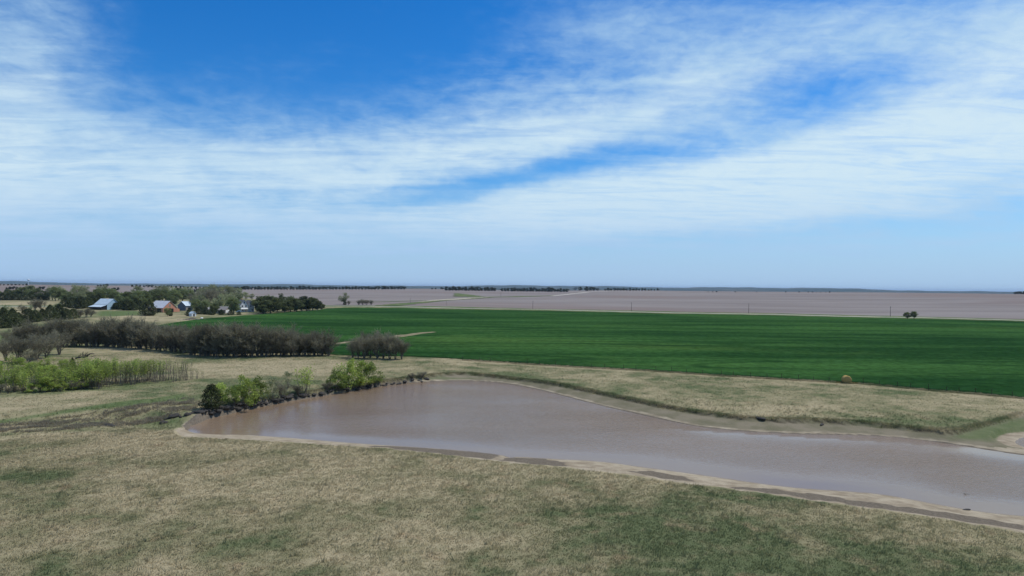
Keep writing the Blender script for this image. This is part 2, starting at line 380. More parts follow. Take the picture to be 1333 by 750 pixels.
# grass cover colour changes a little along field edges and waterways
far = sst(gr, 2500, 2800)
near = gr < 420
def pmask(pts, feather=1.0, ragged=.8, rmax=900):
    m = np.zeros(len(gx)); P = np.array(atl(pts))
    s = (gr < rmax) & (gx > P[:, 0].min()-20) & (gx < P[:, 0].max()+20) & (gy > P[:, 1].min()-20) & (gy < P[:, 1].max()+20)
    if s.any():
        d, _ = poly_d(gx[s], gy[s], P); d = d+ragged*wob(gx[s], gy[s], 7, 6, 1)+ragged*.6*wob(gx[s], gy[s], 2.3, 6, 2)
        m[s] = 1-sst(d, -feather, feather)
    return m
xs, ys = gx[near], gy[near]
DS = np.full(len(gx), 1e3); DB = np.full(len(gx), 1e3)
DS[near] = poly_d(xs, ys, POND)[0]; DB[near] = poly_d(xs, ys, BASIN)[0]; D2 = np.full(len(gx), 1e3); D2[near] = poly_d(xs, ys, POND2)[0]
nearside = np.zeros(len(gx)); nearside[near] = (ys < np.interp(xs, [-80, -40, 0, 30, 60, 90, 160], [108, 112, 118, 112, 104, 96, 84])).astype(float)
wv = wob(gx, gy, 6, 6)*.8+wob(gx, gy, 19, 6, 2)
wf = wob(gx, gy, 1.7, 6, 1)*.7+wob(gx, gy, 4.1, 6, 3)*.8
inb = (1-sst(DB+wv*.28*(1+nearside)+wf*nearside*.9, -.9, .6))
short = inb*(1-nearside)
sand = inb*nearside*.85 + (1-sst(DS+wv*.45, .6, 2.0))*inb*(1-nearside)*.62
sand = np.maximum(sand, (1-sst(D2, 1.5, 3.5))*.9*inb)
left_sand = pmask([(227, 562), (238, 550), (262, 541), (300, 533), (380, 518), (430, 511), (500, 500), (500, 506), (380, 526), (250, 556), (256, 571), (237, 569)], .8, .4)
sand = np.maximum(sand, left_sand*.75)
mud = (1-sst(DS+.1*wv, .15, .7))*.8*(DS > -3)
for P in ([(480, 579), (600, 587), (664, 595), (640, 598.5), (560, 589.5), (480, 582)], [(664, 596), (700, 597), (735, 600), (738, 607), (700, 606), (650, 599)],
          [(940, 634), (1010, 637), (1060, 643), (1140, 655), (1240, 668), (1333, 684), (1333, 690), (1233, 675.6), (1143, 662), (1053, 649.5), (960, 637)], [(810, 613), (850, 613), (890, 621), (905, 627), (860, 623)]):
    mud = np.maximum(mud, pmask(P, 1.0, 1.0)*.85)
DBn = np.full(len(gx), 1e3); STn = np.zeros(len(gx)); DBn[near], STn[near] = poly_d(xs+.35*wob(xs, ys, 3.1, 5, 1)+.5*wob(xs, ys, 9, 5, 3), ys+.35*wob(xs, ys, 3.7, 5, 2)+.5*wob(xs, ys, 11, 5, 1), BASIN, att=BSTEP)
bank = sst(DBn, -.55, -.2)*(1-sst(DBn, .15, .5))*sst(STn, .30, .45)*np.clip(.75+.5*wob(gx, gy, 7, 6, 1), 0, 1)  # where the cut face is painted dark: earth plus shade put into colour
tan = np.maximum.reduce([pmask([(-60, 514), (100, 509), (150, 511), (178, 520), (100, 531), (0, 546), (-60, 552)], 2, 1), pmask([(85, 456), (130, 452), (210, 456), (250, 470), (200, 485), (130, 470)], 3, 1),
    pmask([(250, 470), (540, 467), (540, 480), (400, 490), (240, 492)], 3, 1), pmask([(-40, 408), (0, 391), (90, 391), (98, 400), (60, 410)], 8, 2), pmask([(120, 417), (160, 411), (260, 411), (256, 418), (200, 421)], 6, 2),
    pmask([(-40, 455), (18, 450), (16, 470), (-40, 474)], 2, 1), pmask([(440, 463.5), (620, 469), (840, 482), (1090, 498), (1333, 519.5), (1333, 523), (1090, 501.5), (840, 486), (620, 472.5), (440, 467)], 1, .8),
    pmask([(40, 562), (240, 566), (240, 572), (600, 597), (600, 603), (240, 580), (40, 572)], 1.5, 1.2)*.8, pmask([(820, 505), (1000, 525), (1090, 530), (1090, 545), (960, 540), (830, 517)], 3, 2), pmask([(320, 600), (560, 600), (600, 680), (380, 660)], 8, 3)*.7])
lush = np.maximum.reduce([pmask([(-60, 552), (0, 547), (90, 533), (170, 521), (200, 519), (240, 512), (250, 520), (170, 528), (60, 541), (-60, 559)], .8, .5)*.9,
    pmask([(170, 553), (205, 546), (240, 541), (248, 549), (236, 560), (200, 561)], 1.2, .6)*.6, pmask([(124, 411), (130, 405), (180, 405), (186, 409), (150, 412)], 4, 1), pmask([(-30, 452), (0, 431), (18, 426), (20, 436), (0, 458)], 3, 1)*.8,
    pmask([(1238, 570), (1262, 560), (1310, 548), (1400, 535), (1400, 560), (1320, 566), (1290, 574)], 1.5, .8)*.75, pmask([(545, 495), (570, 489), (630, 492), (600, 494)], .8, .3)*.5,
    pmask([(-60, 515), (100, 500), (230, 495), (230, 502), (100, 510), (-60, 524)], 2, 1)*.6])
green = np.maximum.reduce([pmask([(760, 650), (950, 650), (1150, 668), (1400, 705), (1500, 820), (700, 820)], 12, 4), pmask([(-60, 610), (80, 615), (100, 640), (60, 660), (-60, 670)], 8, 4)*.4, pmask([(150, 515), (260, 492), (420, 488), (540, 478), (540, 490), (400, 500), (240, 530)], 3, 2)*.7,
    pmask([(-100, 385), (330, 385), (330, 410), (240, 420), (60, 425), (-100, 430)], 10, 3)*.6, pmask([(300, 660), (560, 640), (560, 720), (330, 720)], 9, 4)*.2])
soil = soil*(1-far)
green = np.maximum(green, np.where(nearside > .5, 0, .62)*sst(gy, 95, 125))
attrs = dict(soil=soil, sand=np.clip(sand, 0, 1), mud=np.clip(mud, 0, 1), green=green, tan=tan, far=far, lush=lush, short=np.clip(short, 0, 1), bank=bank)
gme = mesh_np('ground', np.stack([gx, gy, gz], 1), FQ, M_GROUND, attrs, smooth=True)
tag(link('ground', gme), kind='structure')
gmin, gmax = float(gz.min()), float(gz.max())

# ------------------------------------------------------------------ water
def water_mat():
    m, t, b = new_mat('muddy_water'); c = objco(t)
    n = t.noise(t.mapv(c, (.3, 1, 1), (0, 0, R_(-20))), .05, 4, .6)
    t.put(b.inputs['Base Color'], t.mix(t.ss(n, .3, .7), (.203, .144, .094), (.234, .166, .110)))
    b.inputs['Roughness'].default_value = .12; b.inputs['IOR'].default_value = 1.33; b.inputs['Specular IOR Level'].default_value = .5
    calm = t.attr('calm')
    gust = t.ss(t.noise(t.mapv(c, (.5, 1, 1), (0, 0, R_(-25))), .045, 4, .6), .35, .65, .35, 1.)
    rip = t.add(t.noise(t.mapv(c, (.7, 1.5, 1), (0, 0, R_(35))), 2.2, 3, .6), t.mul(t.noise(c, .8, 2, .5), .6))
    bp = t.new('ShaderNodeBump'); bp.inputs['Distance'].default_value = .22
    t.l.new(t.mul(t.mul(t.m('SUBTRACT', 1., calm), gust), 1.35), bp.inputs['Strength']); t.l.new(rip, bp.inputs['Height']); t.l.new(bp.outputs[0], b.inputs['Normal'])
    return m
M_WATER = water_mat()
def water(poly, z, name, inset_rings=(0, 1., 2.5, 5, 9, 15)):
    # grid clipped generously under the bank: the ground rises through it at the shore
    P = np.asarray(poly); x0, y0 = P.min(0)-3; x1, y1 = P.max(0)+3
    nx = int(min(260, max(12, (x1-x0)/1.2))); ny = int(min(160, max(12, (y1-y0)/1.2)))
    X, Y = np.meshgrid(np.linspace(x0, x1, nx), np.linspace(y0, y1, ny), indexing='ij')
    d, _ = poly_d(X.ravel(), Y.ravel(), P)
    ns = (Y.ravel() < np.interp(X.ravel(), [-80, -40, 0, 30, 60, 90, 160], [108, 112, 118, 112, 104, 96, 84]))
    calm = np.where(ns, 1-sst(-d, 2., 11.), (1-sst(-d, .3, 1.5))*.5)*.95
    calm = np.maximum(calm, (1-sst(X.ravel(), -42, -28))*.8)
    idx = np.arange(nx*ny).reshape(nx, ny)
    Q = np.stack([idx[:-1, :-1], idx[1:, :-1], idx[1:, 1:], idx[:-1, 1:]], -1).reshape(-1, 4)
    keep = (d[Q] < 2.0).any(1); Q = Q[keep]
    u, inv = np.unique(Q, return_inverse=True)
    V = np.stack([X.ravel(), Y.ravel(), np.full(nx*ny, z)], 1)[u]
    tag(link(name, mesh_np(name, V, inv.reshape(Q.shape), M_WATER, {'calm': calm[u]})), kind='structure')
water(POND, ZW, 'pond'); water(POND2, -1.25, 'pond')

# ------------------------------------------------------------------ fields and roads laid as strips that follow the terrain
def strip(name, pts, width, lift, mat, kind='structure', n=160, ragged=0.):
    P = np.array(atl(pts)); s = np.concatenate([[0], np.cumsum(np.hypot(*np.diff(P, axis=0).T))])
    q = np.linspace(0, s[-1], n); x = np.interp(q, s, P[:, 0]); y = np.interp(q, s, P[:, 1])
    tx, ty = np.gradient(x), np.gradient(y); l = np.hypot(tx, ty)+1e-9; nx, ny = -ty/l, tx/l
    V = []
    wd = np.interp(np.linspace(0, 1, n), np.linspace(0, 1, len(width)), width) if hasattr(width, '__len__') else np.full(n, width)
    for k in np.linspace(-.5, .5, 5):
        e = wd*k*(1+ragged*wob(q, q*0+k*9, 17, 6))
        a, b = x+nx*e, y+ny*e; V.append(np.stack([a, b, H(a, b)+lift], 1))
    V = np.stack(V, 1).reshape(-1, 3); i = np.arange(n-1)[:, None]*5+np.arange(4)[None]
    Q = np.stack([i, i+1, i+6, i+5], -1).reshape(-1, 4)[:, ::-1]
    return tag(link(name, mesh_np(name, V, Q, mat, smooth=True)), kind=kind)
M_DIRT = simple('gravel_road', (.50, .46, .38), .95, .12, .2)
M_TRACK = simple('pale_track', (.34, .30, .22), .95, .15, .1)
def grass_strip_mat():
    m, t, b = new_mat('waterway_grass'); c = objco(t)
    t.put(b.inputs['Base Color'], t.mix(t.ss(t.noise(c, .06, 5, .6), .35, .65), (.075, .115, .05), (.155, .17, .085))); return m
M_VERGE = grass_strip_mat()
def dry_strip_mat():
    m, t, b = new_mat('dry_grass_strip'); c = objco(t)
    t.put(b.inputs['Base Color'], t.mix(t.ss(t.noise(c, .25, 5, .6), .35, .65), (.16, .15, .085), (.27, .225, .145))); return m
M_DRY = dry_strip_mat()
strip('road_verge', [(p, q-.35) for p, q in ROAD_PX], 46, .06, M_VERGE, n=300, ragged=.3)
strip('gravel_road', ROAD_PX, 7.5, .14, M_DIRT, n=300)
strip('farm_track', [(719, 385.4), (744.5, 382.8), (766, 380.4), (802, 378.6)], 11, .3, M_DIRT)
strip('grass_waterway', [(506, 398), (530, 395.6), (557, 393), (600, 389.3), (640, 386.8), (700, 385.6), (725, 384.6)], [30, 20, 26, 26, 14], .25, M_VERGE, ragged=.5)
strip('grass_waterway', [(545, 393.2), (580, 390.6), (610, 388.4), (636, 387.2)], [6, 22, 18, 6], .4, M_TRACK, ragged=.4)
strip('grass_waterway', [(615, 386.8), (603, 384), (594, 382)], [60, 40, 10], .3, M_VERGE, ragged=.5)
strip('grass_waterway', [(448, 393.6), (500, 393), (560, 391)], [5, 12, 5], .2, M_VERGE, ragged=.4)

def wheat_mat():
    m, t, b = new_mat('wheat'); c = objco(t)
    sw = t.mapv(c, (.12, 1, 1), (0, 0, R_(7)))
    a = t.noise(sw, .035, 5, .6, .6); d = t.noise(sw, .22, 4, .6, .3); f = t.noise(c, 1.6, 4, .7); big = t.noise(c, .006, 4, .55)
    v = t.add(t.add(t.mul(a, .85), t.mul(d, .25)), t.add(t.mul(f, .25), t.mul(big, .65)))
    col = t.mix(t.ss(v, .82, 1.16), (.0130, .044, .0128), (.038, .096, .025))
    p2 = t.noise(t.mapv(c, (.45, 1, 1), (0, 0, R_(-6)), (90, 0, 0)), .012, 5, .6, .5)
    col = t.mix(t.ss(p2, .54, .70, 0, .6), col, (.058, .112, .027))
    p3 = t.noise(t.mapv(c, (.3, 1, 1), (0, 0, R_(4)), (10, 70, 0)), .02, 5, .65, .4)
    col = t.mix(t.ss(p3, .58, .72, 0, .5), col, (.010, .034, .012))
    gr = t.noise(c, .35, 4, .75); col = t.mix(1., col, t.ss(gr, .3, .7, .68, 1.32), 'MULTIPLY')
    for k, (sc_, th_) in enumerate(((.0065, .006), (.011, .007), (.016, .007))):
        iso = t.m('ABSOLUTE', t.add(t.noise(t.mapv(c, (.16, 1, 1), (0, 0, R_(8-6*k)), (300*k, 50, 0)), sc_, 3, .45), -.5))
        col = t.mix(t.ss(iso, 0, th_*1.6, .6, 0), col, (.010, .034, .011))
    t.put(b.inputs['Base Color'], col)
    bp = t.new('ShaderNodeBump'); bp.inputs['Strength'].default_value = .6; bp.inputs['Distance'].default_value = .3
    t.l.new(t.noise(t.mapv(c, (.5, 1, 1)), 1.5, 5, .7), bp.inputs['Height']); t.l.new(bp.outputs[0], b.inputs['Normal'])
    return m
WN = [(170, 432), (232, 425), (262, 436), (330, 449), (400, 459), (435, 462), (533, 464.3), (622, 469.2), (680, 473), (742, 476.8), (840, 481.8), (932, 488), (1022, 493.6), (1090, 497), (1130, 499.6), (1213, 508), (1280, 513), (1333, 518.3), (1500, 534), (1700, 556)]
WF = [(170, 430), (232, 419.5), (262, 415.2), (300, 412.2), (340, 409.2), (380, 405.9), (415, 403.6), (426, 401.4), (452, 400.4), (528, 401.0), (660, 403.4), (748, 405.4), (880, 408.6), (1000, 410.4), (1100, 413), (1205, 415), (1333, 418.6), (1500, 424), (1700, 431)]
def wheat():
    pn = np.array(atl(WN)); pf = np.array(atl(WF)); xs = np.concatenate([np.linspace(170, 700, 260), np.linspace(702, 1700, 260)])
    def cv(P, T): 
        k = [p[0] for p in P]; return np.stack([np.interp(xs, k, T[:, 0]/T[:, 1]), 1/np.interp(xs, k, 1/T[:, 1])], 1)
    a, b = cv(WN, pn), cv(WF, pf); n = 90; V = []
    for k in np.linspace(0, 1, n):
        yy = np.exp(np.log(a[:, 1])*(1-k)+np.log(np.maximum(b[:, 1], a[:, 1]))*k); s = a[:, 0]*(1-k)+b[:, 0]*k
        if k == 0: yy = yy+.5*wob(s*yy, yy, 4, 6)
        x = s*yy; V.append(np.stack([x, yy, H(x, yy)+(.22 if 0 < k < 1 else -.02)], 1))
    V.insert(1, V[0]+np.array([0, .08, .24])[None])
    m = len(xs); V = np.array(V).reshape(-1, 3); i = np.arange(n)[:, None]*m+np.arange(m-1)[None]
    Q = np.stack([i, i+1, i+m+1, i+m], -1).reshape(-1, 4)
    tag(link('wheat_field', mesh_np('wheat_field', V, Q, wheat_mat(), smooth=True)), kind='stuff')
wheat()
strip('grass_waterway', [(434, 449), (470, 444), (505, 440.5), (530, 437), (552, 434), (566, 432.8)], [3, 4, 5, 5.5, 5.5, 3], .27, M_DRY, ragged=.5)

# ------------------------------------------------------------------ tree meshes
def leaf_tris(rng, C, size, flat_=0.):
    n = len(C); a = rng.normal(size=(n, 3)); a /= np.linalg.norm(a, axis=1)[:, None]; b = rng.normal(size=(n, 3)); b -= (a*b).sum(1)[:, None]*a; b /= np.linalg.norm(b, axis=1)[:, None]
    s = (size*rng.uniform(.6, 1.3, n))[:, None]
    V = np.stack([C-a*s*.6-b*s*.35, C+a*s*.65, C-a*s*.5+b*s*.55], 1).reshape(-1, 3)
    return V, np.arange(3*n).reshape(-1, 3)
def cloud(rng, c, r, n, shell=.45):
    d = rng.normal(size=(n, 3)); d /= np.linalg.norm(d, axis=1)[:, None]
    return np.array(c)+d*(np.array(r)*(rng.uniform(0, 1, n)**shell)[:, None])
def tint_of(rng, V, per=3, amt=.55, base_=None):
    n = len(V)//per; t = rng.uniform(0, 1, n)*amt+(base_ if base_ is not None else (1-amt)/2); return np.repeat(np.clip(t, 0, 1), per)
def fin(rng, name, pts, size, mat, group_t):
    V, Fc = leaf_tris(rng, pts, size); return mesh_np(name, V, Fc, mat, {'tint': tint_of(rng, V, 3, .5, group_t)})
def limb(mb, rng, a, b, r0_, r1_, bend=.12, k=5):
    a = np.array(a, float); b = np.array(b, float); L = np.linalg.norm(b-a); p = [a+(b-a)*t+rng.normal(size=3)*L*bend*sin(pi*t)*.5 for t in np.linspace(0, 1, 5)]
    mb.tube(p, list(np.linspace(r0_, r1_, 5)), k); return p
def tree_leafy(seed, h, mat, n_cl=30, per=100, size=.42, wide=.36, low=.10, bark=BARK):
    rng = np.random.default_rng(seed); mb = MB(); top = np.array([rng.normal()*.03*h, rng.normal()*.03*h, h*.42])
    limb(mb, rng, (0, 0, -.3), top, .032*h, .022*h, .06, 7)
    C, T = [], []
    for i in range(n_cl):
        th = rng.uniform(0, 2*pi); u = rng.uniform(-1, 1); rr = rng.uniform(.45, 1)
        prof = math.sqrt(max(0, 1-u*u))
        c = np.array([cos(th)*prof*rr*wide*h, sin(th)*prof*rr*wide*h, h*(low+(1-low)*.53)+u*h*(1-low)*.40*(.6+.4*rr)])
        q = rng.uniform(.10, .17)*h
        pts = cloud(rng, c, (q*1.15, q*1.15, q*.8), int(per*rng.uniform(.6, 1.4))); C.append(pts); T.append(np.full(len(pts), rng.uniform(0, .5)))
        s = top*rng.uniform(.55, 1.); limb(mb, rng, s, c, .010*h, .003*h)
    return mb.mesh('trunk', bark), fin(rng, 'crown', np.vstack(C), size, mat, np.concatenate(T))
def tree_cedar(seed, h, rad, n=2600, size=.34, pw=.75):
    rng = np.random.default_rng(seed); mb = MB(); mb.tube([(0, 0, -.3), (0, 0, h*.5), (0, 0, h*.93)], [.03*h, .02*h, .004*h], 6)
    z = rng.uniform(.02, 1, n)**1.15; th = rng.uniform(0, 2*pi, n)
    ph = rng.uniform(0, 6, 6)
    bump = 1+.20*np.sin(3*th+ph[0]+9*z)+.18*np.sin(5*th+ph[1]-17*z)+.14*np.sin(8*th+25*z+ph[2])
    prof = rad*np.minimum((1-z)**pw*1.15, .55+2.6*z)*bump
    rr = prof*rng.uniform(.35, 1.06, n)**.5
    pts = np.stack([rr*np.cos(th), rr*np.sin(th), z*h+rng.normal(0, .02*h, n)], 1)
    g = np.clip(.25+.25*np.sin(4*th+9*z+ph[3]), 0, .5)
    return mb.mesh('trunk', BARK), fin(rng, 'crown', pts, size, L_CEDAR, g)
def tree_bare(seed, h, stems=3, spread=.33, ntw=3600, bud=.2, tw=.032, twl=.75, mat=None):
    rng = np.random.default_rng(seed); mb = MB(); tips = []
    def grow(p, d, L, r, lev):
        e = p+d*L; limb(mb, rng, p, e, r, r*.55, .10, 5 if lev == 0 else 3)
        for t in (.45, .7, 1.): tips.append((p+d*L*t, d, lev))
        if lev < 3:
            for _ in range(3 if lev else 5):
                nd = d+rng.normal(size=3)*np.array([.50, .50, .25])+np.array([0, 0, .22]); nd /= np.linalg.norm(nd)
                grow(p+d*L*rng.uniform(.22 if lev == 0 else .5, 1), nd, L*rng.uniform(.55, .78), r*.5, lev+1)
    for s in range(stems):
        d = np.array([rng.normal()*.24, rng.normal()*.24, 1.]); d /= np.linalg.norm(d)
        grow(np.array([rng.normal()*.15, rng.normal()*.15, -.2]), d, h*rng.uniform(.34, .46), .014*h, 0)
    tp = np.array([t[0] for t in tips if t[2] >= 1]); td = np.array([t[1] for t in tips if t[2] >= 1])
    i = rng.integers(0, len(tp), ntw)
    d = td[i]*.7+rng.normal(size=(ntw, 3))*.55+np.array([0, 0, .25]); d /= np.linalg.norm(d, axis=1)[:, None]
    a = tp[i]+rng.normal(size=(ntw, 3))*.12; L = rng.uniform(.5, 1.4, ntw)[:, None]*twl
    s = np.cross(d, rng.normal(size=(ntw, 3))); s /= np.linalg.norm(s, axis=1)[:, None]
    V = np.stack([a-s*tw, a+s*tw, a+d*L], 1).reshape(-1, 3); V[:, 2] = np.clip(V[:, 2], .05, None)
    sc_ = h/np.percentile(V[:, 2], 99.5); V = V*np.array([sc_, sc_, sc_]); mb.v = [tuple(np.array(q)*sc_) for q in mb.v]
    T = tint_of(rng, V, 3, .6, 0)
    tw_m = mesh_np('crown', V, np.arange(len(V)).reshape(-1, 3), mat or L_TWIG, {'tint': T})
    if bud:
        n = int(ntw*bud); j = rng.integers(0, ntw, n); B = V.reshape(-1, 3, 3)[j, 2]; B = B[B[:, 2] > h*.35]
        bv, bf = leaf_tris(rng, B, .16)
        Vt = np.vstack([V, bv]); Ft = np.vstack([np.arange(len(V)).reshape(-1, 3), bf+len(V)])
        tw_m = mesh_np('crown', Vt, Ft, mat or L_TWIG, {'tint': np.concatenate([T, tint_of(rng, bv, 3, .4, .6)])})
        tw_m.materials.append(L_BUD); mi = np.concatenate([np.zeros(len(V)//3, np.int32), np.ones(len(bf), np.int32)]); tw_m.polygons.foreach_set('material_index', mi)
    return mb.mesh('trunk', BARK), tw_m
def tree_sapling(seed, h, stems=7, per=60, size=.17, mat=None, lo=.42, rad=.75):
    rng = np.random.default_rng(seed); mb = MB(); C, T = [], []
    for s in range(stems):
        b = rng.normal(size=2)*.35*rad; hh = h*rng.uniform(.75, 1); e = b+rng.normal(size=2)*.45*rad
        limb(mb, rng, (b[0], b[1], -.2), (e[0], e[1], hh), .035, .008, .05, 4)
        for q in range(3):
            t = rng.uniform(.35, .8); p = np.array([b[0]+(e[0]-b[0])*t, b[1]+(e[1]-b[1])*t, hh*t]); limb(mb, rng, p, p+np.array([rng.normal()*.35, rng.normal()*.35, .5+rng.uniform(0, .5)]), .015, .004, .05, 3)
        t = rng.uniform(lo, 1.03, per); pts = np.stack([b[0]+(e[0]-b[0])*t, b[1]+(e[1]-b[1])*t, hh*t], 1)+rng.normal(size=(per, 3))*np.array([.36, .36, .15])*rad
        C.append(pts); T.append(np.full(per, rng.uniform(0, .5)))
    return mb.mesh('stem', GBARK), fin(rng, 'crown', np.vstack(C), size, mat or L_BRIGHT, np.concatenate(T))
def tree_bush(seed, h, wide=.5, n_cl=26, per=75, size=.22, mat=None):
    rng = np.random.default_rng(seed); mb = MB(); C, T = [], []
    for i in range(n_cl):
        th = rng.uniform(0, 2*pi); u = rng.uniform(.12, .92); rr = rng.uniform(.2, 1)*wide*h*math.sqrt(max(.08, 1-(u*1.05-.30)**2*1.6))*(1 if u < .6 else .8)
        c = np.array([cos(th)*rr, sin(th)*rr, u*h]); q = rng.uniform(.10, .18)*h
        pts = cloud(rng, c, (q, q, q*.9), int(per*rng.uniform(.5, 1.4)), .5); pts[:, 2] = np.maximum(pts[:, 2], .08); C.append(pts); T.append(np.full(len(pts), rng.uniform(0, .5)))
        limb(mb, rng, (rng.normal()*.15, rng.normal()*.15, -.2), c, .03, .008, .15, 4)
    return mb.mesh('stem', BARK), fin(rng, 'crown', np.vstack(C), size, mat or L_BRIGHT, np.concatenate(T))
K = {}   # kind -> (reference height, [(trunk, crown), ...], thing name, trunk part name)
K['leafy'] = (10., [tree_leafy(20+i, 10., L_LEAFY, 32, 100, .48) for i in range(4)], 'broadleaf_tree', 'trunk')
K['pale'] = (10., [tree_leafy(30+i, 10., L_PALE, 32, 55, .40, .38, .14) for i in range(4)], 'broadleaf_tree', 'trunk')
K['cedar'] = (7., [tree_cedar(40+i, 7., 2.3+.3*(i % 3), pw=(.5, .38, .7, .32)[i]) for i in range(4)], 'cedar_tree', 'trunk')
K['evergreen'] = (9., [tree_leafy(140+i, 9., L_EVER, 34, 130, .45, .33+.03*i, .02) for i in range(4)], 'evergreen_tree', 'trunk')
K['bare'] = (9., [tree_bare(50+i, 9., 5, ntw=2700, bud=.35) for i in range(6)], 'bare_tree', 'trunk')
K['barebush'] = (5., [tree_bare(60+i, 5., 5, ntw=2200, bud=.12, tw=.022, twl=.5) for i in range(3)], 'bare_shrub', 'trunk')
K['sapling'] = (5., [tree_sapling(70+i, 5., 8, 60) for i in range(5)], 'willow_sapling', 'stem')
K['thin'] = (5., [tree_sapling(80+i, 5., 8, 14, .12, None, .55) for i in range(4)], 'willow_sapling', 'stem')
K['bush'] = (5., [tree_bush(90+i, 5.) for i in range(4)], 'leafy_shrub', 'stem')
L_MID = leaf_mat('mid_green_foliage', (.10, .145, .04), (.27, .33, .09), .45)
K['midbush'] = (5., [tree_bush(110+i, 5., .5, 30, 80, .22, L_MID) for i in range(3)], 'leafy_shrub', 'stem')
K['palebush'] = (5., [tree_bush(96+i, 5., .42, 20, 42, .2, L_PALE) for i in range(2)], 'leafy_shrub', 'stem')
prng = np.random.default_rng(77)
def plant(kind, px, base, hpx, label, group=None, wide=1., cat='tree', var=None, name=None, metres=None):
    h0, protos, nm, tn = K[kind]; p = at(px, base); h = metres or hpx/F*p[1]
    s = h/h0; v = int(prng.integers(len(protos))) if var is None else var % len(protos)
    e = link(name or nm, None, None, p, prng.uniform(0, 2*pi), (s*wide, s*wide, s)); e.empty_display_size = .3
    tag(e, label, cat, group)
    link(tn, protos[v][0], e); link('crown', protos[v][1], e)
    return e

# ------------------------------------------------------------------ hedgerow of bare trees
hx = np.array([22, 60, 100, 160, 200, 235, 250, 300, 360, 400, 434], float)
hb = np.array([455, 453, 451, 453.5, 456, 459.5, 463.5, 465.5, 464.5, 464, 463.5])
ht = np.array([424, 421, 418, 417, 420, 424, 423, 423, 429, 432, 437], float)
xs_ = np.arange(24, 433, 6.2); xs_ = xs_+prng.uniform(-1.6, 1.6, len(xs_))
GH = 'bare trees of the long hedgerow'
for i, x in enumerate(xs_):
    b = np.interp(x, hx, hb); t = np.interp(x, hx, ht)+prng.uniform(-6, 10)
    plant('bare', x, b-prng.uniform(0, 1.5), b-t, f'bare tree, front line of the long hedgerow, {rank(i, len(xs_))}', GH, 1.0)
xs2 = np.arange(66, 425, 9.5)+prng.uniform(-2, 2, 38)
for i, x in enumerate(xs2):
    b = np.interp(x, hx, hb)-5.5; t = np.interp(x, hx, ht)+prng.uniform(-1, 5)
    plant('bare', x, b, b-t, f'bare tree, rear line of the long hedgerow, {rank(i, len(xs2))}', GH, 1.0)
# underbrush at the foot of the hedgerow
xs3 = np.arange(100, 432, 5.)+prng.uniform(-2, 2, 67)
for i, x in enumerate(xs3):
    b = np.interp(x, hx, hb)-1
    plant('barebush', x, b, prng.uniform(9, 18), f'low bare shrub under the long hedgerow, {rank(i, len(xs3))}', 'underbrush of the long hedgerow', 1.15, 'shrub')
cl = [(459, 465.5, 24), (466, 466, 29), (474, 467, 31), (482, 466, 29), (491, 467, 36), (499, 467, 31), (507, 467.5, 33), (515, 468, 30), (523, 468, 26), (478, 463, 31), (489, 462.5, 33), (503, 463, 30)]
for i, (x, b, h) in enumerate(sorted(cl)):
    plant('bare', x, b, h, f'bare tree in the short clump beyond the pond, {rank(i, len(cl))}', 'bare trees of the short clump', 1.)
lt = [(8, 470, 30), (25, 472, 36), (47, 468, 33), (38, 474, 20), (60, 466, 34), (77, 462, 33), (12, 449, 20)]
for i, (x, b, h) in enumerate(sorted(lt)):
    plant('bare', x, b, h, f'bare spreading tree above the willow thicket, {rank(i, len(lt))} of its loose group', 'loose bare trees above the thicket', 1.1)

# ------------------------------------------------------------------ willow thicket
GT = 'willow saplings of the thicket'
rows = [('back', [(x+prng.uniform(-3, 3), 487+prng.uniform(-3, 3), prng.uniform(13, 26)) for x in np.arange(2, 118, 10.)]),
        ('middle', [(x+prng.uniform(-3, 3), 498+prng.uniform(-4, 3)-x*.02, prng.uniform(15, 30)) for x in np.arange(-4, 128, 9.)]),
        ('front', [(x+prng.uniform(-3, 3), 512-x*.055+prng.uniform(-2.5, 2), prng.uniform(13, 32)) for x in np.arange(0, 130, 8.)])]
for nm, L in rows:
    for i, (x, b, h) in enumerate(sorted(L)):
        low = h < 21
        plant('sapling' if not low else 'bush', x, b, h, f'yellow-green {"leafy shrub" if low else "willow sapling"} in {nm} row of the left thicket, {rank(i, len(L))}', GT, prng.uniform(1.2, 1.9) if not low else prng.uniform(1.0, 1.5), 'shrub')
tall = [(x, 505-(x-112)*.075+prng.uniform(-2.5, 1), 35-(x-112)*.05+prng.uniform(-7, 3)) for x in np.arange(112, 246, 4.2)]
for i, (x, b, h) in enumerate(tall):
    plant('sapling' if x < 145 or i % 3 == 0 and x < 190 else 'thin', x, b, h, f'tall grey-stemmed willow in the dense stand, {rank(i, len(tall))}', 'tall willows of the dense stand', 1.0, 'shrub')
tall2 = [(x, 499-(x-118)*.05+prng.uniform(-1, 1), 33-(x-118)*.06+prng.uniform(-4, 2)) for x in np.arange(118, 214, 6.5)]
for i, (x, b, h) in enumerate(tall2):
    plant('sapling', x, b, h, f'leafy willow behind the dense grey-stemmed stand, {rank(i, len(tall2))}', 'leafy willows behind the dense stand', 1.05, 'shrub')
ub = np.arange(-2, 132, 11.)+prng.uniform(-3, 3, 13)
for i, x in enumerate(sorted(ub)):
    plant('barebush', x, 513-x*.05+prng.uniform(-1.5, .5), prng.uniform(8, 16), f'grey bare shrub at the front foot of the left thicket, {rank(i, len(ub))}', 'bare shrubs at the thicket foot', 1.2, 'shrub')
for i, (x, b, h) in enumerate([(243, 495, 13), (250, 494, 17), (257, 493, 16), (264, 493, 12)]):
    plant('thin', x, b, h, f'low sparse willow past the stand\'s right end, {rank(i, 4)} of four', 'sparse willows past the stand', 1.1, 'shrub')
plant('cedar', 94, 487, 21, 'small dark cedar standing among the yellow-green thicket', None, .7, var=2)

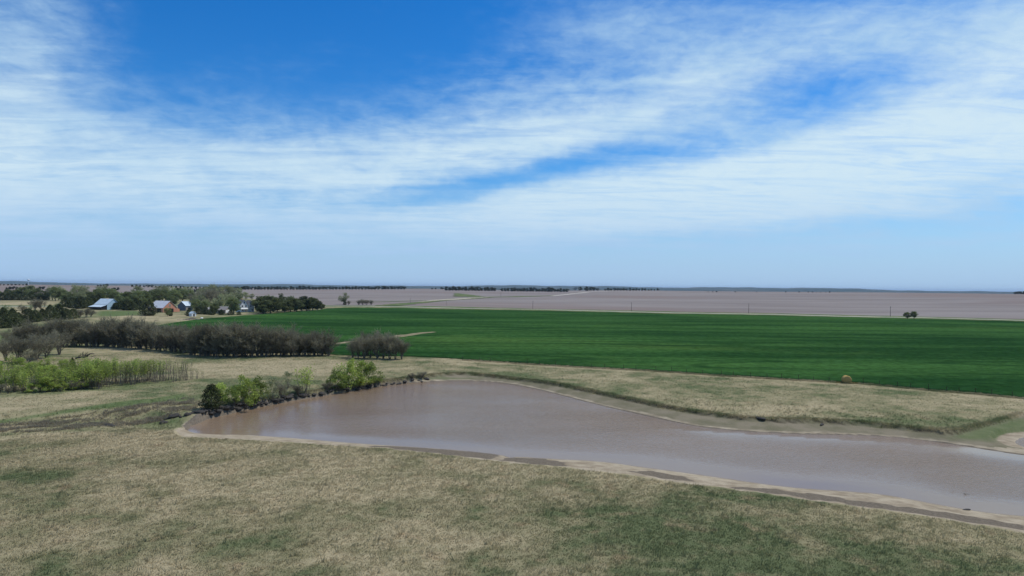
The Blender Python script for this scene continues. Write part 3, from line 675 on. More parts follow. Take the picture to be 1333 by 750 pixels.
# ------------------------------------------------------------------ shrubs on the pond shore
for (k, x, b, h, lab, wd) in [
    ('cedar', 275, 532, 31, 'dark conical cedar at the pond\'s left end', .85), ('bush', 288, 526, 26, 'bright green shrub just behind the dark shore cedar', .9),
    ('bush', 318, 528, 44, 'tallest bright green shrub, left of the middle of the shore', .62), ('midbush', 304, 529, 28, 'round green shrub at the left foot of the tallest shore shrub', .8),
    ('midbush', 336, 526, 34, 'mid green shrub against the right side of the tallest shore shrub', .62), ('palebush', 353, 523, 32, 'pale thin-leaved shrub beside the green shore shrubs', .8),
    ('barebush', 366, 520, 24, 'bare brownish shrub right of the pale shore shrub', .9), ('sapling', 397, 515, 39, 'slender pale green young tree alone on the shore', 1.25), ('barebush', 388, 514, 13, 'low dark bare shrub at the slender young tree\'s foot', 1.5),
    ('midbush', 440, 508, 29, 'olive green shrub at left of the widest shore clump', .75), ('bush', 453, 506, 40, 'tall bright green shrub in the middle of the widest shore clump', .6), ('bush', 468, 504, 36, 'bright green shrub right of the middle of the widest shore clump', .66),
    ('midbush', 481, 502, 31, 'mid green shrub at right of the widest shore clump', .7), ('barebush', 425, 508, 11, 'small bare shrub left of the widest shore clump', 1.3), ('barebush', 494, 499, 9, 'small olive bare shrub right of the widest shore clump', 1.4),
    ('palebush', 375, 505, 22, 'faint pale shrub on the grass behind the shore shrubs', .8), ('barebush', 549, 492, 9, 'low brown shrub where the cut bank begins at the pond\'s far end', 1.5), ('barebush', 535, 493, 7, 'low grey shrub above the rocks at the pond\'s far end', 1.5)]:
    plant(k, x, b, h, lab, None, wd*(1.6 if k in ('bush', 'midbush') else 1.25), var=1 if k == 'cedar' else None, cat='tree' if k in ('cedar', 'sapling') else 'shrub', name='young_tree' if k == 'sapling' else None)

# ------------------------------------------------------------------ farmstead trees
GF = 'trees around the farmstead'
def trees(kind, L, fmt, group, cat='tree', wide=1.):
    L = sorted(L); n = len(L)
    for i, q in enumerate(L): plant(kind, q[0], q[1], q[2], fmt.format(rank(i, n)), group, q[3] if len(q) > 3 else wide, cat)
trees('cedar', [(4, 427, 26), (16, 426, 24), (24, 424, 17), (36, 420, 18), (46, 419, 15), (55, 418, 16), (65, 417, 20), (77, 416, 20), (86, 416, 14), (95, 415, 13)], 'dark cedar in front of the pale field, {}', 'cedars before the pale field', wide=1.3)
trees('pale', [(8, 424, 27, .8), (41, 417, 20, .7), (74, 415, 21, .8)], 'olive-topped tree among the cedars before the pale field, {}', 'olive trees among the cedars')
trees('barebush', [(103, 414.5, 13), (112, 413.5, 13), (118, 412.5, 9)], 'brownish bare shrub below the blue-roofed barn, {}', 'bare shrubs below the barn', 'shrub', 1.3)
trees('bare', [(46, 404, 14), (54, 404, 15), (30, 408, 12)], 'faint bare tree in the pale field behind the cedars, {}', 'bare trees in the pale field', wide=1.2)
trees('cedar', [(-6, 391, 9), (3, 391, 10), (12, 391, 10), (20, 391, 9), (29, 391, 8), (38, 391, 9), (46, 391, 8), (54, 391, 8), (61, 391, 7)], 'dark cedar along the pale field\'s far edge, {}', 'cedars along the pale field edge', wide=1.5)
trees('leafy', [(-4, 390, 12, 1.2), (10, 390, 14, 1.2), (20, 390, 13, 1.2), (58, 391, 13, 1.2), (88, 396, 17, 1.2), (96, 397, 16, 1.2), (117, 396, 17, 1.2), (28, 390, 17, 1.1), (38, 389, 18, 1.1), (48, 389, 14, 1.1), (72, 392, 19, 1.), (80, 392, 16, 1.)], 'mid green tree rising from the belt beyond the pale field, {}', 'green trees of the belt')
trees('pale', [(68, 391, 19), (76, 391, 20), (100, 394, 24, .9), (110, 394, 23, .9), (104, 398, 20)], 'pale green tree left of the blue-roofed barn, {}', 'pale trees left of the barn')
trees('cedar', [(85, 400, 14), (94, 401, 14), (104, 402, 16), (113, 401, 14), (121, 398, 14), (128, 397, 14)], 'dark cedar left of the blue-roofed barn, {}', 'cedars left of the barn', wide=1.4)
trees('leafy', [(146, 393, 18), (155, 401, 17), (163, 402, 16), (171, 401, 18), (182, 401, 18), (190, 400, 17), (201, 393, 17), (224, 399, 15), (232, 391, 17), (248, 393, 16), (129, 394, 19), (137, 392, 17), (150, 396, 17), (160, 399, 19), (168, 399, 20), (177, 399, 22), (186, 398, 21), (196, 397, 19), (206, 395, 19), (215, 394, 18), (227, 396, 20), (237, 394, 18)], 'green tree in the belt behind the barns, {}', 'green trees behind the barns', wide=1.15)
trees('pale', [(133, 391, 20), (180, 394, 22), (211, 392, 21), (220, 391, 19), (243, 389, 17), (262, 394, 20), (272, 395, 24), (281, 395, 26), (291, 396, 25), (300, 397, 25), (308, 398, 24)], 'pale green tree rising behind the farm buildings, {}', 'pale trees behind the farm buildings', wide=1.1)
trees('cedar', [(158, 403, 12), (165, 404, 14), (173, 404, 12), (181, 403, 12), (151, 403, 9)], 'dark cedar between the blue-roofed barn and the red barn, {}', 'cedars between the barns', wide=1.5)
plant('cedar', 193, 411, 18, 'broad dark cedar in front of the red barn\'s left corner', None, 1.7)
plant('leafy', 218, 412, 12, 'small green tree in front of the red barn gable', None, 1.)
plant('cedar', 222, 411.5, 10, 'small upright cedar against the red barn gable', None, .8)
trees('bare', [(254, 398, 17), (262, 399, 20), (270, 399, 24), (279, 399, 25), (288, 400, 22)], 'bare grey tree among the pale trees behind the low house, {}', 'bare trees behind the low house', wide=1.2)
trees('pale', [(257, 404, 20), (265, 405, 22), (285, 404, 22), (301, 405, 22), (293, 402, 21)], 'pale green tree close behind the low farmhouse, {}', 'pale trees by the low farmhouse', wide=1.1)
trees('leafy', [(256, 407, 18), (266, 408, 17), (279, 409, 15), (304, 409.5, 23)], 'green yard tree in front of the farm houses, {}', 'yard trees in front of the houses', wide=1.05)
trees('cedar', [(246, 411.5, 9), (259, 409, 10), (268, 409.5, 9), (276, 410, 8), (288, 410, 7), (300, 410, 7), (311, 410, 5)], 'low dark cedar along the yard edge above the wheat, {}', 'low cedars along the yard', wide=1.5)
trees('evergreen', [(342, 409, 14), (338, 406, 20), (343, 408.5, 23), (352, 408, 23), (361, 406, 18), (363, 404, 22, .9), (371, 407, 16), (378, 406, 18), (386, 406, 16), (393, 405, 19), (400, 405, 20), (407, 404, 17), (413, 404, 13), (418, 403.5, 9)], 'dark evergreen in the windbreak right of the white house, {}', 'evergreens right of the white house', wide=1.35)
trees('leafy', [(345, 407, 23), (352, 407, 22), (356, 406, 17), (376, 405, 20), (383, 405, 18)], 'olive green tree among the evergreens right of the white house, {}', 'olive trees among the evergreens', wide=1.1)
trees('pale', [(297, 391, 12), (310, 391, 12), (320, 391, 11), (328, 391, 9)], 'pale tree behind the white house, at the field edge, {}', 'pale trees at the field edge', wide=1.1)
# single trees out in the fields
plant('pale', 447, 396.6, 16, 'lone pale rounded tree at the road bend before the brown field', None, 1.1)
plant('cedar', 449, 397, 5, 'small dark cedar at the foot of the lone pale tree', None, 1.3)
plant('barebush', 454, 397, 5.5, 'small reddish bare shrub beside the lone pale tree', None, 1.5, 'shrub')
trees('barebush', [(467, 397, 6.5), (472, 397, 7.5), (477, 397, 7), (483, 397, 6.5)], 'reddish bare shrub in the patch right of the lone pale tree, {}', 'bare shrubs at the road bend', 'shrub', 1.6)
plant('leafy', 1181, 415.6, 9.5, 'rounded green tree at the far wheat edge, the left one of two', None, 1.2)
plant('leafy', 1189.5, 415.8, 11, 'upright green tree at the far wheat edge, the right one of two', None, .95)

# ------------------------------------------------------------------ far windbreaks: each tree one small mesh
def far_mesh(seed):
    rng = np.random.default_rng(seed); C = []
    for i in range(7):
        c = np.array([rng.normal()*2.2, rng.normal()*2., rng.uniform(2, 8.)]); C.append(cloud(rng, c, (2.4, 2.4, 2.2), 55, .5))
    C.append(cloud(rng, (0, 0, 1.8), (3, 3, 1.8), 80)); C = np.vstack(C); C[:, 2] = np.maximum(C[:, 2], .1)
    V, Fc = leaf_tris(rng, C, 1.25); return mesh_np('windbreak_tree', V, Fc, L_FAR, {'tint': tint_of(rng, V)})
FM = [far_mesh(200+i) for i in range(5)]
def far_row(L, fmt, group):
    L = sorted(L); n = len(L)
    for i, (x, b, h) in enumerate(L):
        p = at(x, b); s = h/F*p[1]/10
        o = link('windbreak_tree', FM[int(prng.integers(5))], None, p, prng.uniform(0, 6), (s*1.25, s*1.25, s)); tag(o, fmt.format(rank(i, n)), 'tree', group)
U = prng.uniform
far_row([(x, 377.2, U(3.6, 5.6)) for x in np.arange(273, 420, 4.2)]+[(x, 377, U(3.6, 5.2)) for x in np.arange(421, 494, 4.2)]+[(x, 376.8, U(4, 5.6)) for x in np.arange(498, 528, 4)], 'dark tree in the long far windbreak behind the farm, {}', 'long far windbreak')
far_row([(x, 376.6+U(-.2, .2), U(2, 3.2)) for x in (562, 567, 574, 576)], 'tiny dark tree in the gap between the far windbreaks, {}', 'trees between the far windbreaks')
far_row([(x, 378.2+(x-580)*.012, U(4.4, 6.6)) for x in np.arange(581, 648, 4.2)], 'dark tree in the first far windbreak right of the gap, {}', 'first far windbreak right of the gap')
far_row([(x, 379.2+(x-655)*.012, U(4.2, 6.4)) for x in np.arange(654, 742, 4)], 'dark tree in the second far windbreak right of the gap, {}', 'second far windbreak right of the gap')
far_row([(749, 378.2, 4.5), (755, 378.2, 5), (764, 378.6, 6), (768, 378.4, 5.5), (773, 378.4, 5), (778, 378.4, 3.5)], 'dark tree beside the far crest track, {}', 'trees beside the far track')
far_row([(x, 378.4, U(2.8, 4.6)-(x > 830)*1.) for x in np.arange(788, 860, 4.)], 'dark tree in the crest windbreak right of the far track, {}', 'crest windbreak right of the track')
far_row([(x, 380.4+(x-920)*.003, U(.9, 1.8)) for x in (922, 928, 933, 957, 985, 1023, 1040, 1052, 1058, 1063, 1068, 1075, 1080)], 'speck-like tree on the brown crest, {}', 'specks of trees on the crest')
far_row([(1321, 383, 3), (1325, 383, 4), (1329, 383, 4.4), (1333, 383.2, 4.6), (1338, 383.2, 4.4), (1343, 383.4, 4)], 'dark tree on the crest at the right edge, {}', 'crest clump at the right edge')
far_row([(x, 372.8, U(2.2, 3.6)) for x in (127, 131, 135, 139)], 'dark tree of the small clump on the left crest, {}', 'small clump on the left crest')
far_row([(x, 373.4+(x-170)*.03, U(2.2, 4.2)) for x in np.arange(172, 272, 5.2)], 'dark tree in the crest windbreak above the barns, {}', 'crest windbreak above the barns')
far_row([(x, 371.6, U(1.8, 3.)) for x in np.arange(0, 36, 5)], 'dark tree on the crest above the pale field, {}', 'crest trees above the pale field')
far_row([(x, 376.8, U(3, 4.5)) for x in (9, 13, 17, 21, 52, 56)]+[(148, 378, 4), (153, 378, 4.4), (206, 376, 3)], 'dark tree in the brown field beyond the farm belt, {}', 'trees in the left brown field')
far_row([(x, 381, U(4, 6)) for x in (240, 246, 252)]+[(258, 381, 6), (264, 381.5, 6.5)], 'dark tree in the brown field above the low house, {}', 'trees above the low house')

# ------------------------------------------------------------------ buildings
M_BLUE = simple('pale_metal_roof', (.48, .56, .62), .5, .12, .5, .4)
M_BLUEW = simple('pale_metal_wall', (.36, .50, .60), .6, .1, .5, .3)
M_RED = simple('weathered_red_boards', (.50, .23, .15), .85, .25, 1.2)
M_GREYR = simple('grey_metal_roof', (.50, .50, .53), .55, .12, .6, .3)
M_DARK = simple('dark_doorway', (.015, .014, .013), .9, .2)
M_WHITE = simple('white_boards', (.66, .67, .66), .7, .08, 1.)
M_SHING = simple('grey_shingles', (.22, .20, .19), .9, .25, 1.4)
M_BOARD = simple('grey_boards', (.24, .21, .18), .9, .25, 1.4)
M_SLATE = simple('slate_blue_boards', (.10, .125, .16), .85, .2, 1.)
M_GLASS = simple('window_glass', (.03, .035, .045), .15, .1, 1., .5)
def gable_part(name, mat, parent, L, W, he, hr, y0=0, x0=0):
    mb = MB(); w2 = W/2; a, b = y0, y0+L
    v = [(x0-w2, a, -.4), (x0+w2, a, -.4), (x0+w2, a, he), (x0, a, hr), (x0-w2, a, he), (x0-w2, b, -.4), (x0+w2, b, -.4), (x0+w2, b, he), (x0, b, hr), (x0-w2, b, he)]
    mb.v = v; mb.f = [(0, 1, 2, 3, 4), (9, 8, 7, 6, 5), (1, 6, 7, 2), (0, 4, 9, 5), (0, 5, 6, 1)]
    return link(name, mb.mesh(name, mat), parent)
def roof_part(mat, parent, L, W, he, hr, y0=0, x0=0, oh=.45):
    mb = MB(); w2 = W/2; sl = (hr-he)/w2; a, b = y0-oh, y0+L+oh; e = he-oh*sl+.12; r_ = hr+.12
    mb.slab((x0-w2-oh, b, e), (x0-w2-oh, a, e), (x0, a, r_), (x0, b, r_), .1); mb.slab((x0+.003, b, r_), (x0+.003, a, r_), (x0+w2+oh, a, e), (x0+w2+oh, b, e), .1)
    return link('roof', mb.mesh('roof', mat), parent)
def panel(name, mat, parent, x0, x1, y0, y1, z0, z1):
    mb = MB(); mb.box(x0, x1, y0, y1, z0, z1); return link(name, mb.mesh(name, mat), parent)
def window(parent, x, y, z, w_=.9, h_=1.3, side=False):
    t = .05
    fr = panel('window', M_WHITE, parent, *((x-t, x+t, y-w_/2-.1, y+w_/2+.1) if side else (x-w_/2-.1, x+w_/2+.1, y-t, y+t)), z-.1, z+h_+.1)
    t = .065; panel('pane', M_GLASS, fr, *((x-t, x+t, y-w_/2, y+w_/2) if side else (x-w_/2, x+w_/2, y-t, y+t)), z, z+h_)
def building(name, px, py, th, label, cat='barn'):
    p = at(px, py); e = link(name, None, None, p, R_(th)); e.empty_display_size = 2; return tag(e, label, cat)
# local frame: the gable wall faces -y; positive angle turns it to the right
B = building('blue_roofed_barn', 147.5, 403, 69, 'tall barn with pale blue metal roof, lean-to and pale gable')
gable_part('wall', M_BLUEW, B, 14, 11, 4.4, 8.6); roof_part(M_BLUE, B, 14, 11, 4.4, 8.6)
lt_ = link('lean_to', None, B); lt_.empty_display_size = .5
bpy.data.objects.remove(lt_)
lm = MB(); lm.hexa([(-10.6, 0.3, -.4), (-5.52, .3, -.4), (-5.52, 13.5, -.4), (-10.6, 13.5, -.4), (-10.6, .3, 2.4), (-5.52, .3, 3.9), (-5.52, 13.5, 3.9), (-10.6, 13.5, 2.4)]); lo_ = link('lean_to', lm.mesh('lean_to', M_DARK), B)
lr = MB(); lr.slab((-11.4, 14, 2.35), (-11.4, -.3, 2.35), (-5.2, -.3, 4.15), (-5.2, 14, 4.15), .1); link('lean_to_roof', lr.mesh('lean_to_roof', M_BLUE), lo_)
lr = MB(); lr.slab((5.3, 14, 4.15), (5.3, -.3, 4.15), (8.2, -.3, 3.2), (8.2, 14, 3.2), .1); link('side_roof', lr.mesh('side_roof', M_BLUE), B)
panel('door', M_BOARD, B, -1.8, 1.8, -.08, .05, -.2, 2.6)
B = building('red_barn', 221, 406.5, 70, 'weathered red barn with grey metal roof and dark doorway')
gable_part('wall', M_RED, B, 14, 13, 3.6, 8.6); roof_part(M_GREYR, B, 14, 13, 3.6, 8.6)
panel('door', M_DARK, B, -6.56, -6.4, 2.0, 6.0, -.2, 2.9); panel('hay_door', M_BOARD, B, -.9, .9, -.07, .05, 4.3, 6.2); panel('door', M_DARK, B, 1.0, 3.6, -.06, .05, -.2, 2.8)
lr = MB(); lr.hexa([(6.52, 1, -.4), (10.5, 1, -.4), (10.5, 12, -.4), (6.52, 12, -.4), (6.52, 1, 3.2), (10.5, 1, 2.2), (10.5, 12, 2.2), (6.52, 12, 3.2)]); link('side_shed', lr.mesh('side_shed', M_RED), B)
B = building('slate_blue_shed', 236.5, 404.5, -14, 'slate-blue shed with pale roof behind the red barn', 'shed')
gable_part('wall', M_SLATE, B, 8, 7.6, 4.2, 7.4); roof_part(M_BLUE, B, 8, 7.6, 4.2, 7.4); panel('door', M_DARK, B, 3.75, 3.9, 2.5, 5.5, -.2, 2.5); panel('base_board', M_BOARD, B, 3.76, 3.86, .1, 2.3, -.3, 2.6)
B = building('farmhouse', 321.5, 406.3, 44, 'white two-storey farmhouse with grey roof half hidden by trees', 'house')
w1 = gable_part('wall', M_WHITE, B, 8, 6, 5.6, 9.4, 0, -2.2); roof_part(M_SHING, B, 8, 6, 5.6, 9.4, 0, -2.2)
gable_part('wing', M_WHITE, B, 7, 5.4, 5.2, 8.8, 1.6, 3.6); roof_part(M_SHING, B, 7, 5.4, 5.2, 8.8, 1.6, 3.6)
for (x, z, y) in [(-3.6, .9, 0), (-.9, 3.9, 0), (-3.6, 3.9, 0), (-2.2, 6.6, 0), (3.6, 3.9, 1.6), (4.8, .9, 1.6)]: window(B, x, y-.02, z)
panel('door', M_BOARD, B, -1.3, -.4, -.08, .05, -.1, 2.0); lr = MB(); lr.slab((-5.0, 0, 2.9), (-5.0, -2.0, 2.4), (.6, -2.0, 2.4), (.6, 0, 2.9), .12); link('porch_roof', lr.mesh('porch_roof', M_WHITE), B)
for x in (-4.8, -2.2, .4): panel('porch_post', M_WHITE, B, x-.08, x+.08, -1.95, -1.8, -.3, 2.35)
panel('chimney', M_RED, B, -2.5, -1.9, 4, 4.6, 8.9, 10.3)
B = building('low_farmhouse', 297, 408, 84, 'low grey farmhouse with brownish roof and white end wall', 'house')
gable_part('wall', M_BOARD, B, 13, 8, 2.7, 5.0); roof_part(M_SHING, B, 13, 8, 2.7, 5.0)
panel('end_wall', M_WHITE, B, -3.6, 3.6, -.09, -.003, .4, 2.6)
for y in (3, 6.5, 10): window(B, -4.02, y, .9, 1.2, 1.1, True)
panel('door', M_DARK, B, -4.07, -3.9, 4.4, 5.3, -.1, 2.0)
B = building('outbuilding', 276, 408, 72, 'low pinkish-grey outbuilding left of the low farmhouse', 'shed')
gable_part('wall', M_BOARD, B, 8, 6, 2.4, 4.2); roof_part(M_GREYR, B, 8, 6, 2.4, 4.2); panel('door', M_DARK, B, -3.06, -2.9, 3, 5.4, -.2, 2.1)
B = building('small_shed', 252.5, 412, 55, 'small pale-roofed shed beside the brush pile', 'shed')
gable_part('wall', M_WHITE, B, 3.4, 3.0, 2.0, 3.1); roof_part(M_BLUE, B, 3.4, 3.0, 2.0, 3.1, oh=.25); panel('door', M_DARK, B, -.5, .5, -.06, .05, -.1, 1.8)
B = building('distant_shed', 457, 376.5, 20, 'tiny white building among the trees of the long windbreak', 'shed')
gable_part('wall', M_WHITE, B, 16, 10, 5, 8); roof_part(M_GREYR, B, 16, 10, 5, 8)
# water tower on the skyline
d_ = 7000.; rd = ray(37, 366); wx = rd[0]*d_; gz0 = float(H(wx, d_)[0]); topz = CH+ray(37, 362.6)[2]*d_
T = tag(link('water_tower', None, None, (wx, d_, gz0)), 'tiny white water tower on the far skyline', 'water tower'); hh = topz-gz0
mb = MB(); mb.tube([(0, 0, -1), (0, 0, 2), (0, 0, hh*.5), (0, 0, hh*.78)], [4, 2.4, 1.9, 2.4], 14); link('column', mb.mesh('column', M_WHITE, True), T)
mb = MB(); n_ = 9; R2 = hh*.11; mb.tube([(0, 0, hh*.84-R2*.95*cos(pi*k/n_)) for k in range(n_+1)], [max(.1, R2*1.15*sin(pi*k/n_)) for k in range(n_+1)], 18); link('tank', mb.mesh('tank', M_WHITE, True), T)

# ------------------------------------------------------------------ utility poles along the road
M_POLE = simple('pole_wood', (.055, .042, .034), .9, .25, 3)
pm = MB(); pm.tube([(0, 0, -1), (0, 0, 5), (0, 0, 9.4)], [.19, .17, .13], 8); PM = pm.mesh('pole', M_POLE)
pm = MB(); pm.box(-1.2, 1.2, -.06, .06, 8.55, 8.70); AM = pm.mesh('crossarm', M_POLE)
pm = MB()
for x in (-1.1, -.45, .45, 1.1): pm.tube([(x, 0, 8.702), (x, 0, 8.78), (x, 0, 8.9)], [.05, .06, .03], 6)
IM = pm.mesh('insulator', simple('grey_glass', (.2, .22, .22), .3, .1, 2, .5))
PL = [(534, 395, 6.6), (581, 397.8, 6), (652, 386.8, 6.5), (693.6, 402.4, 10.5), (822, 405.2, 12), (974.6, 408.2, 13), (1159, 412.4, 13.5), (1385, 418, 15)]
for i, (x, b, h) in enumerate(PL[:-1]):
    p = at(x, b); s = h/F*p[1]/9.4; e = link('utility_pole', None, None, p, R_(74), (1.4*s, s, s))
    tag(e, f'dark wooden utility pole against the brown field, {rank(i, len(PL)-1)}', 'pole', 'utility poles along the road')
    link('pole', PM, e); a = link('crossarm', AM, e); link('insulator', IM, a)

# ------------------------------------------------------------------ fence along the wheat
FE = tag(link('wire_fence', None, None, at(622, 470)), 'wire fence on dark posts along the near wheat edge', 'fence')
fo = np.array(FE.location)
fx = np.arange(600, 1345, 21.)+prng.uniform(-4, 4, 36); wnx = [p[0] for p in WN]; wny = [p[1] for p in WN]
POS = []
for x in fx:
    p = at(x, np.interp(x, wnx, wny)+1.0); POS.append(p)
    mb = MB(); hgt = prng.uniform(1.15, 1.55); lx, ly = prng.normal(0, .06, 2); mb.tube([(0, 0, -.3), (lx*.5, ly*.5, hgt*.5), (lx, ly, hgt)], [.06, .055, .05], 6)
    link('post', mb.mesh('post', M_POLE), FE, tuple(p-fo))
M_WIRE = simple('wire', (.12, .11, .10), .6, .1, 3)
for z in (.45, .8, 1.1):
    mb = MB(); mb.tube([tuple(p-fo+np.array([0, 0, z])) for p in POS], [.006]*len(POS), 3); link('wire', mb.mesh('wire', M_WIRE), FE)

# ------------------------------------------------------------------ hay bale and its loose hay
def hay_mat():
    m, t, b = new_mat('hay'); c = objco(t)
    col = t.mix(t.ss(t.noise(t.mapv(c, (1, 1, 3)), 5, 5, .7), .3, .7), (.28, .19, .06), (.50, .36, .15)); t.put(b.inputs['Base Color'], col)
    bp = t.new('ShaderNodeBump'); bp.inputs['Strength'].default_value = .8; bp.inputs['Distance'].default_value = .08; t.l.new(t.noise(c, 12, 4, .7), bp.inputs['Height']); t.l.new(bp.outputs[0], b.inputs['Normal']); return m
M_HAY = hay_mat()
hp = at(1102, 498.6)
mb = MB(); k = 22; i0 = 0; prof = [(-.82, .15), (-.80, .62), (-.74, .80), (-.6, .87), (-.2, .88), (.2, .9), (.6, .87), (.74, .8), (.8, .6), (.82, .12)]
hr_ = np.random.default_rng(3)
for (a, r_) in prof:
    for q in range(k):
        t = 2*pi*q/k; rr = r_*(1+.05*sin(3*t+a*4)+hr_.normal()*.018); z = max(-.72, rr*sin(t)); mb.v.append((rr*cos(t)*1.05, a, z+.72))
for j in range(len(prof)-1):
    for q in range(k): mb.f.append((j*k+q, j*k+(q+1) % k, (j+1)*k+(q+1) % k, (j+1)*k+q))
mb.f.append(tuple(range(k))[::-1]); mb.f.append(tuple((len(prof)-1)*k+q for q in range(k)))
HB = link('hay_bale', mb.mesh('hay_bale', M_HAY, True), None, hp, R_(-12), (1.12, 1.1, 1.08)); tag(HB, 'golden round hay bale slumped at the near wheat edge', 'hay bale')
rng = np.random.default_rng(8); C = np.stack([rng.normal(0, 1.3, 2600)+.4, rng.normal(0, .45, 2600)-.3], 1); c3 = np.stack([hp[0]+C[:, 0], hp[1]+C[:, 1]-C[:, 0]*.25], 1)
zz = H(c3[:, 0], c3[:, 1])+.05+.4*np.exp(-(np.abs(C[:, 0])/1.3)**2)*rng.uniform(0, 1, 2600)
V, Fc = leaf_tris(rng, np.stack([c3[:, 0], c3[:, 1], zz], 1), .16); tag(link('loose_hay', mesh_np('loose_hay', V, Fc, leaf_mat('loose_hay', (.30, .24, .10), (.55, .45, .22), .1))), 'scattered pale loose hay around the round bale', 'hay', kind='stuff')

# ------------------------------------------------------------------ dark rocks on the shore
M_ROCK = simple('dark_rock', (.045, .040, .034), .85, .4, 2.5, .3)
def rock_mesh(seed):
    rng = np.random.default_rng(seed); n = 10; mb = MB(); ph = rng.uniform(0, 6, 5)
    for j in range(7):
        u = j/6; z = sin((u-.5)*pi)
        for q in range(n):
            t = 2*pi*q/n; r_ = max(.05, cos((u-.5)*pi))*(1+.18*sin(2*t+ph[0])+.14*sin(3*t+ph[1]+2*u)+rng.normal()*.07); mb.v.append((r_*cos(t), r_*sin(t)*.75, z*.42*(1+.15*sin(t+ph[2]))+.2))
    for j in range(6):
        for q in range(n): mb.f.append((j*n+q, j*n+(q+1) % n, (j+1)*n+(q+1) % n, (j+1)*n+q))
    mb.f.append(tuple(range(n))[::-1]); mb.f.append(tuple(6*n+q for q in range(n)))
    return mb.mesh('shore_rock', M_ROCK)
RM = [rock_mesh(300+i) for i in range(6)]
sh = [(212, 549), (225, 544), (240, 541), (258, 537), (275, 534), (300, 530), (330, 527), (345, 524), (370, 518), (390, 514), (410, 512), (430, 508), (455, 506), (480, 503), (505, 500), (530, 497), (556, 494)]
shx = [p[0] for p in sh]; shy = [p[1] for p in sh]
RK = []
x = 208.
while x < 560:
    dens = 3.2 if (260 < x < 345 or 352 < x < 400 or 425 < x < 480) else 6.5
    RK.append((x, np.interp(x, shx, shy)+U(-2.2, 2.6), U(.35, 1.0))); x += U(.6, 1.5)*dens
for k, (x, b, s) in enumerate(RK):
    p = at(x, b); o = link('shore_rock', RM[int(prng.integers(6))], None, p-np.array([0, 0, .08]), U(0, 6), (s*U(.8, 1.5), s*.9, s*U(.6, 1.1)))
    tag(o, f'dark rock on the far shore under the shrubs, {rank(k, len(RK))} along the water', 'rock', 'dark rocks on the far shore')
for (x, b, s, lab) in [(1070, 553.2, .5, 'lone dark rock on the grey far beach below the cut bank'), (1258, 664.2, .3, 'black rock at the near waterline of the pond'), (142, 555, .8, 'dark rock at the mouth of the gully left of the pond'), (989, 545.6, .7, 'dark rock under the far cut bank')]:
    o = link('shore_rock', RM[1], None, at(x, b), U(0, 6), (s*1.5, s*.8, s*.8)); tag(o, lab, 'rock')
bp_ = at(1256, 657.5); mb = MB(); mb.tube([(0, 0, .02), (.5, .1, .12), (1.2, -.1, .05)], [.05, .04, .02], 5); mb.tube([(.1, 0, .0), (-.1, .1, .16), (-.35, .1, .22)], [.06, .06, .03], 5)
tag(link('drift_branch', mb.mesh('drift_branch', M_ROCK), None, (bp_[0], bp_[1], ZW), 0, (.45, .45, .5)), 'dark forked branch poking out of the shallow water', 'branch')
# fallen dark tree above the thicket
ft = at(110, 468); mb = MB(); rng = np.random.default_rng(4)
limb(mb, rng, (-2.5, 0, .3), (2.6, .3, 1.6), .28, .10); 
for q in range(16):
    a = np.array([rng.uniform(-2, 2.5), 0, .8]); limb(mb, rng, a, a+np.array([rng.uniform(-.6, 1.4), rng.normal()*.6, rng.uniform(.2, 1.5)]), .09, .02)
tag(link('fallen_tree', mb.mesh('fallen_tree', M_ROCK), None, ft), 'dark fallen tree lying above the willow thicket', 'fallen tree')
# brush pile in the farmyard
bpp = at(251, 416.2); mb = MB()
for q in range(90):
    a = np.array([rng.normal()*3.2, rng.normal()*1.2, 0]); a[2] = max(.1, 2.0-abs(a[0])*.4-abs(a[1])*.5)*rng.uniform(.2, 1); d = np.array([rng.normal(), rng.normal()*.6, rng.normal()*.25]); limb(mb, rng, a-d, a+d, .12, .05, .1, 4)
tag(link('brush_pile', mb.mesh('brush_pile', M_BOARD), None, bpp), 'grey-brown brush pile at the yard corner above the wheat', 'brush pile')
o = link('pale_boulder', RM[2].copy(), None, at(262.5, 414.6), 0, (1.0, .9, 1.1)); o.data.materials[0] = M_WHITE; tag(o, 'small pale boulder at the right end of the brush pile', 'boulder')

# ------------------------------------------------------------------ grass and weeds (uncountable)
def grass_mat():
    m, t, b = new_mat('dry_grass'); c = objco(t)
    col = pasture_color(t, c, t.attr('tan'), t.attr('green'))
    col = t.mix(t.attr('lush'), col, (.10, .135, .055))
    col = t.mix(1., col, t.ss(t.attr('tint'), 0, 1, 1.15, 2.0, False), 'MULTIPLY')
    t.put(b.inputs['Base Color'], col)
    ge = t.new('ShaderNodeNewGeometry'); v1 = t.new('ShaderNodeVectorMath', operation='SCALE'); t.l.new(ge.outputs['Normal'], v1.inputs[0]); v1.inputs['Scale'].default_value = .45
    v2 = t.new('ShaderNodeVectorMath', operation='ADD'); t.l.new(v1.outputs[0], v2.inputs[0]); v2.inputs[1].default_value = (0, 0, 1)
    v3 = t.new('ShaderNodeVectorMath', operation='NORMALIZE'); t.l.new(v2.outputs[0], v3.inputs[0]); t.l.new(v3.outputs[0], b.inputs['Normal'])
    tr = t.new('ShaderNodeBsdfTranslucent'); t.put(tr.inputs[0], col); mx = t.new('ShaderNodeMixShader'); mx.inputs[0].default_value = .5
    t.l.new(b.outputs[0], mx.inputs[1]); t.l.new(tr.outputs[0], mx.inputs[2]); t.l.new(mx.outputs[0], t.n['Material Output'].inputs[0]); return m
M_GRASS = grass_mat()
from mathutils.kdtree import KDTree
def nearest_attr(x, y, names):
    # ground attributes at (x, y) through the polar grid
    r = np.hypot(x, y); a = np.arctan2(x, y); i = np.clip(np.searchsorted(RR, r), 0, nr-1); j = np.clip(np.searchsorted(AA, a), 0, na-1); k = i*na+j
    return {n: attrs[n][k] for n in names}
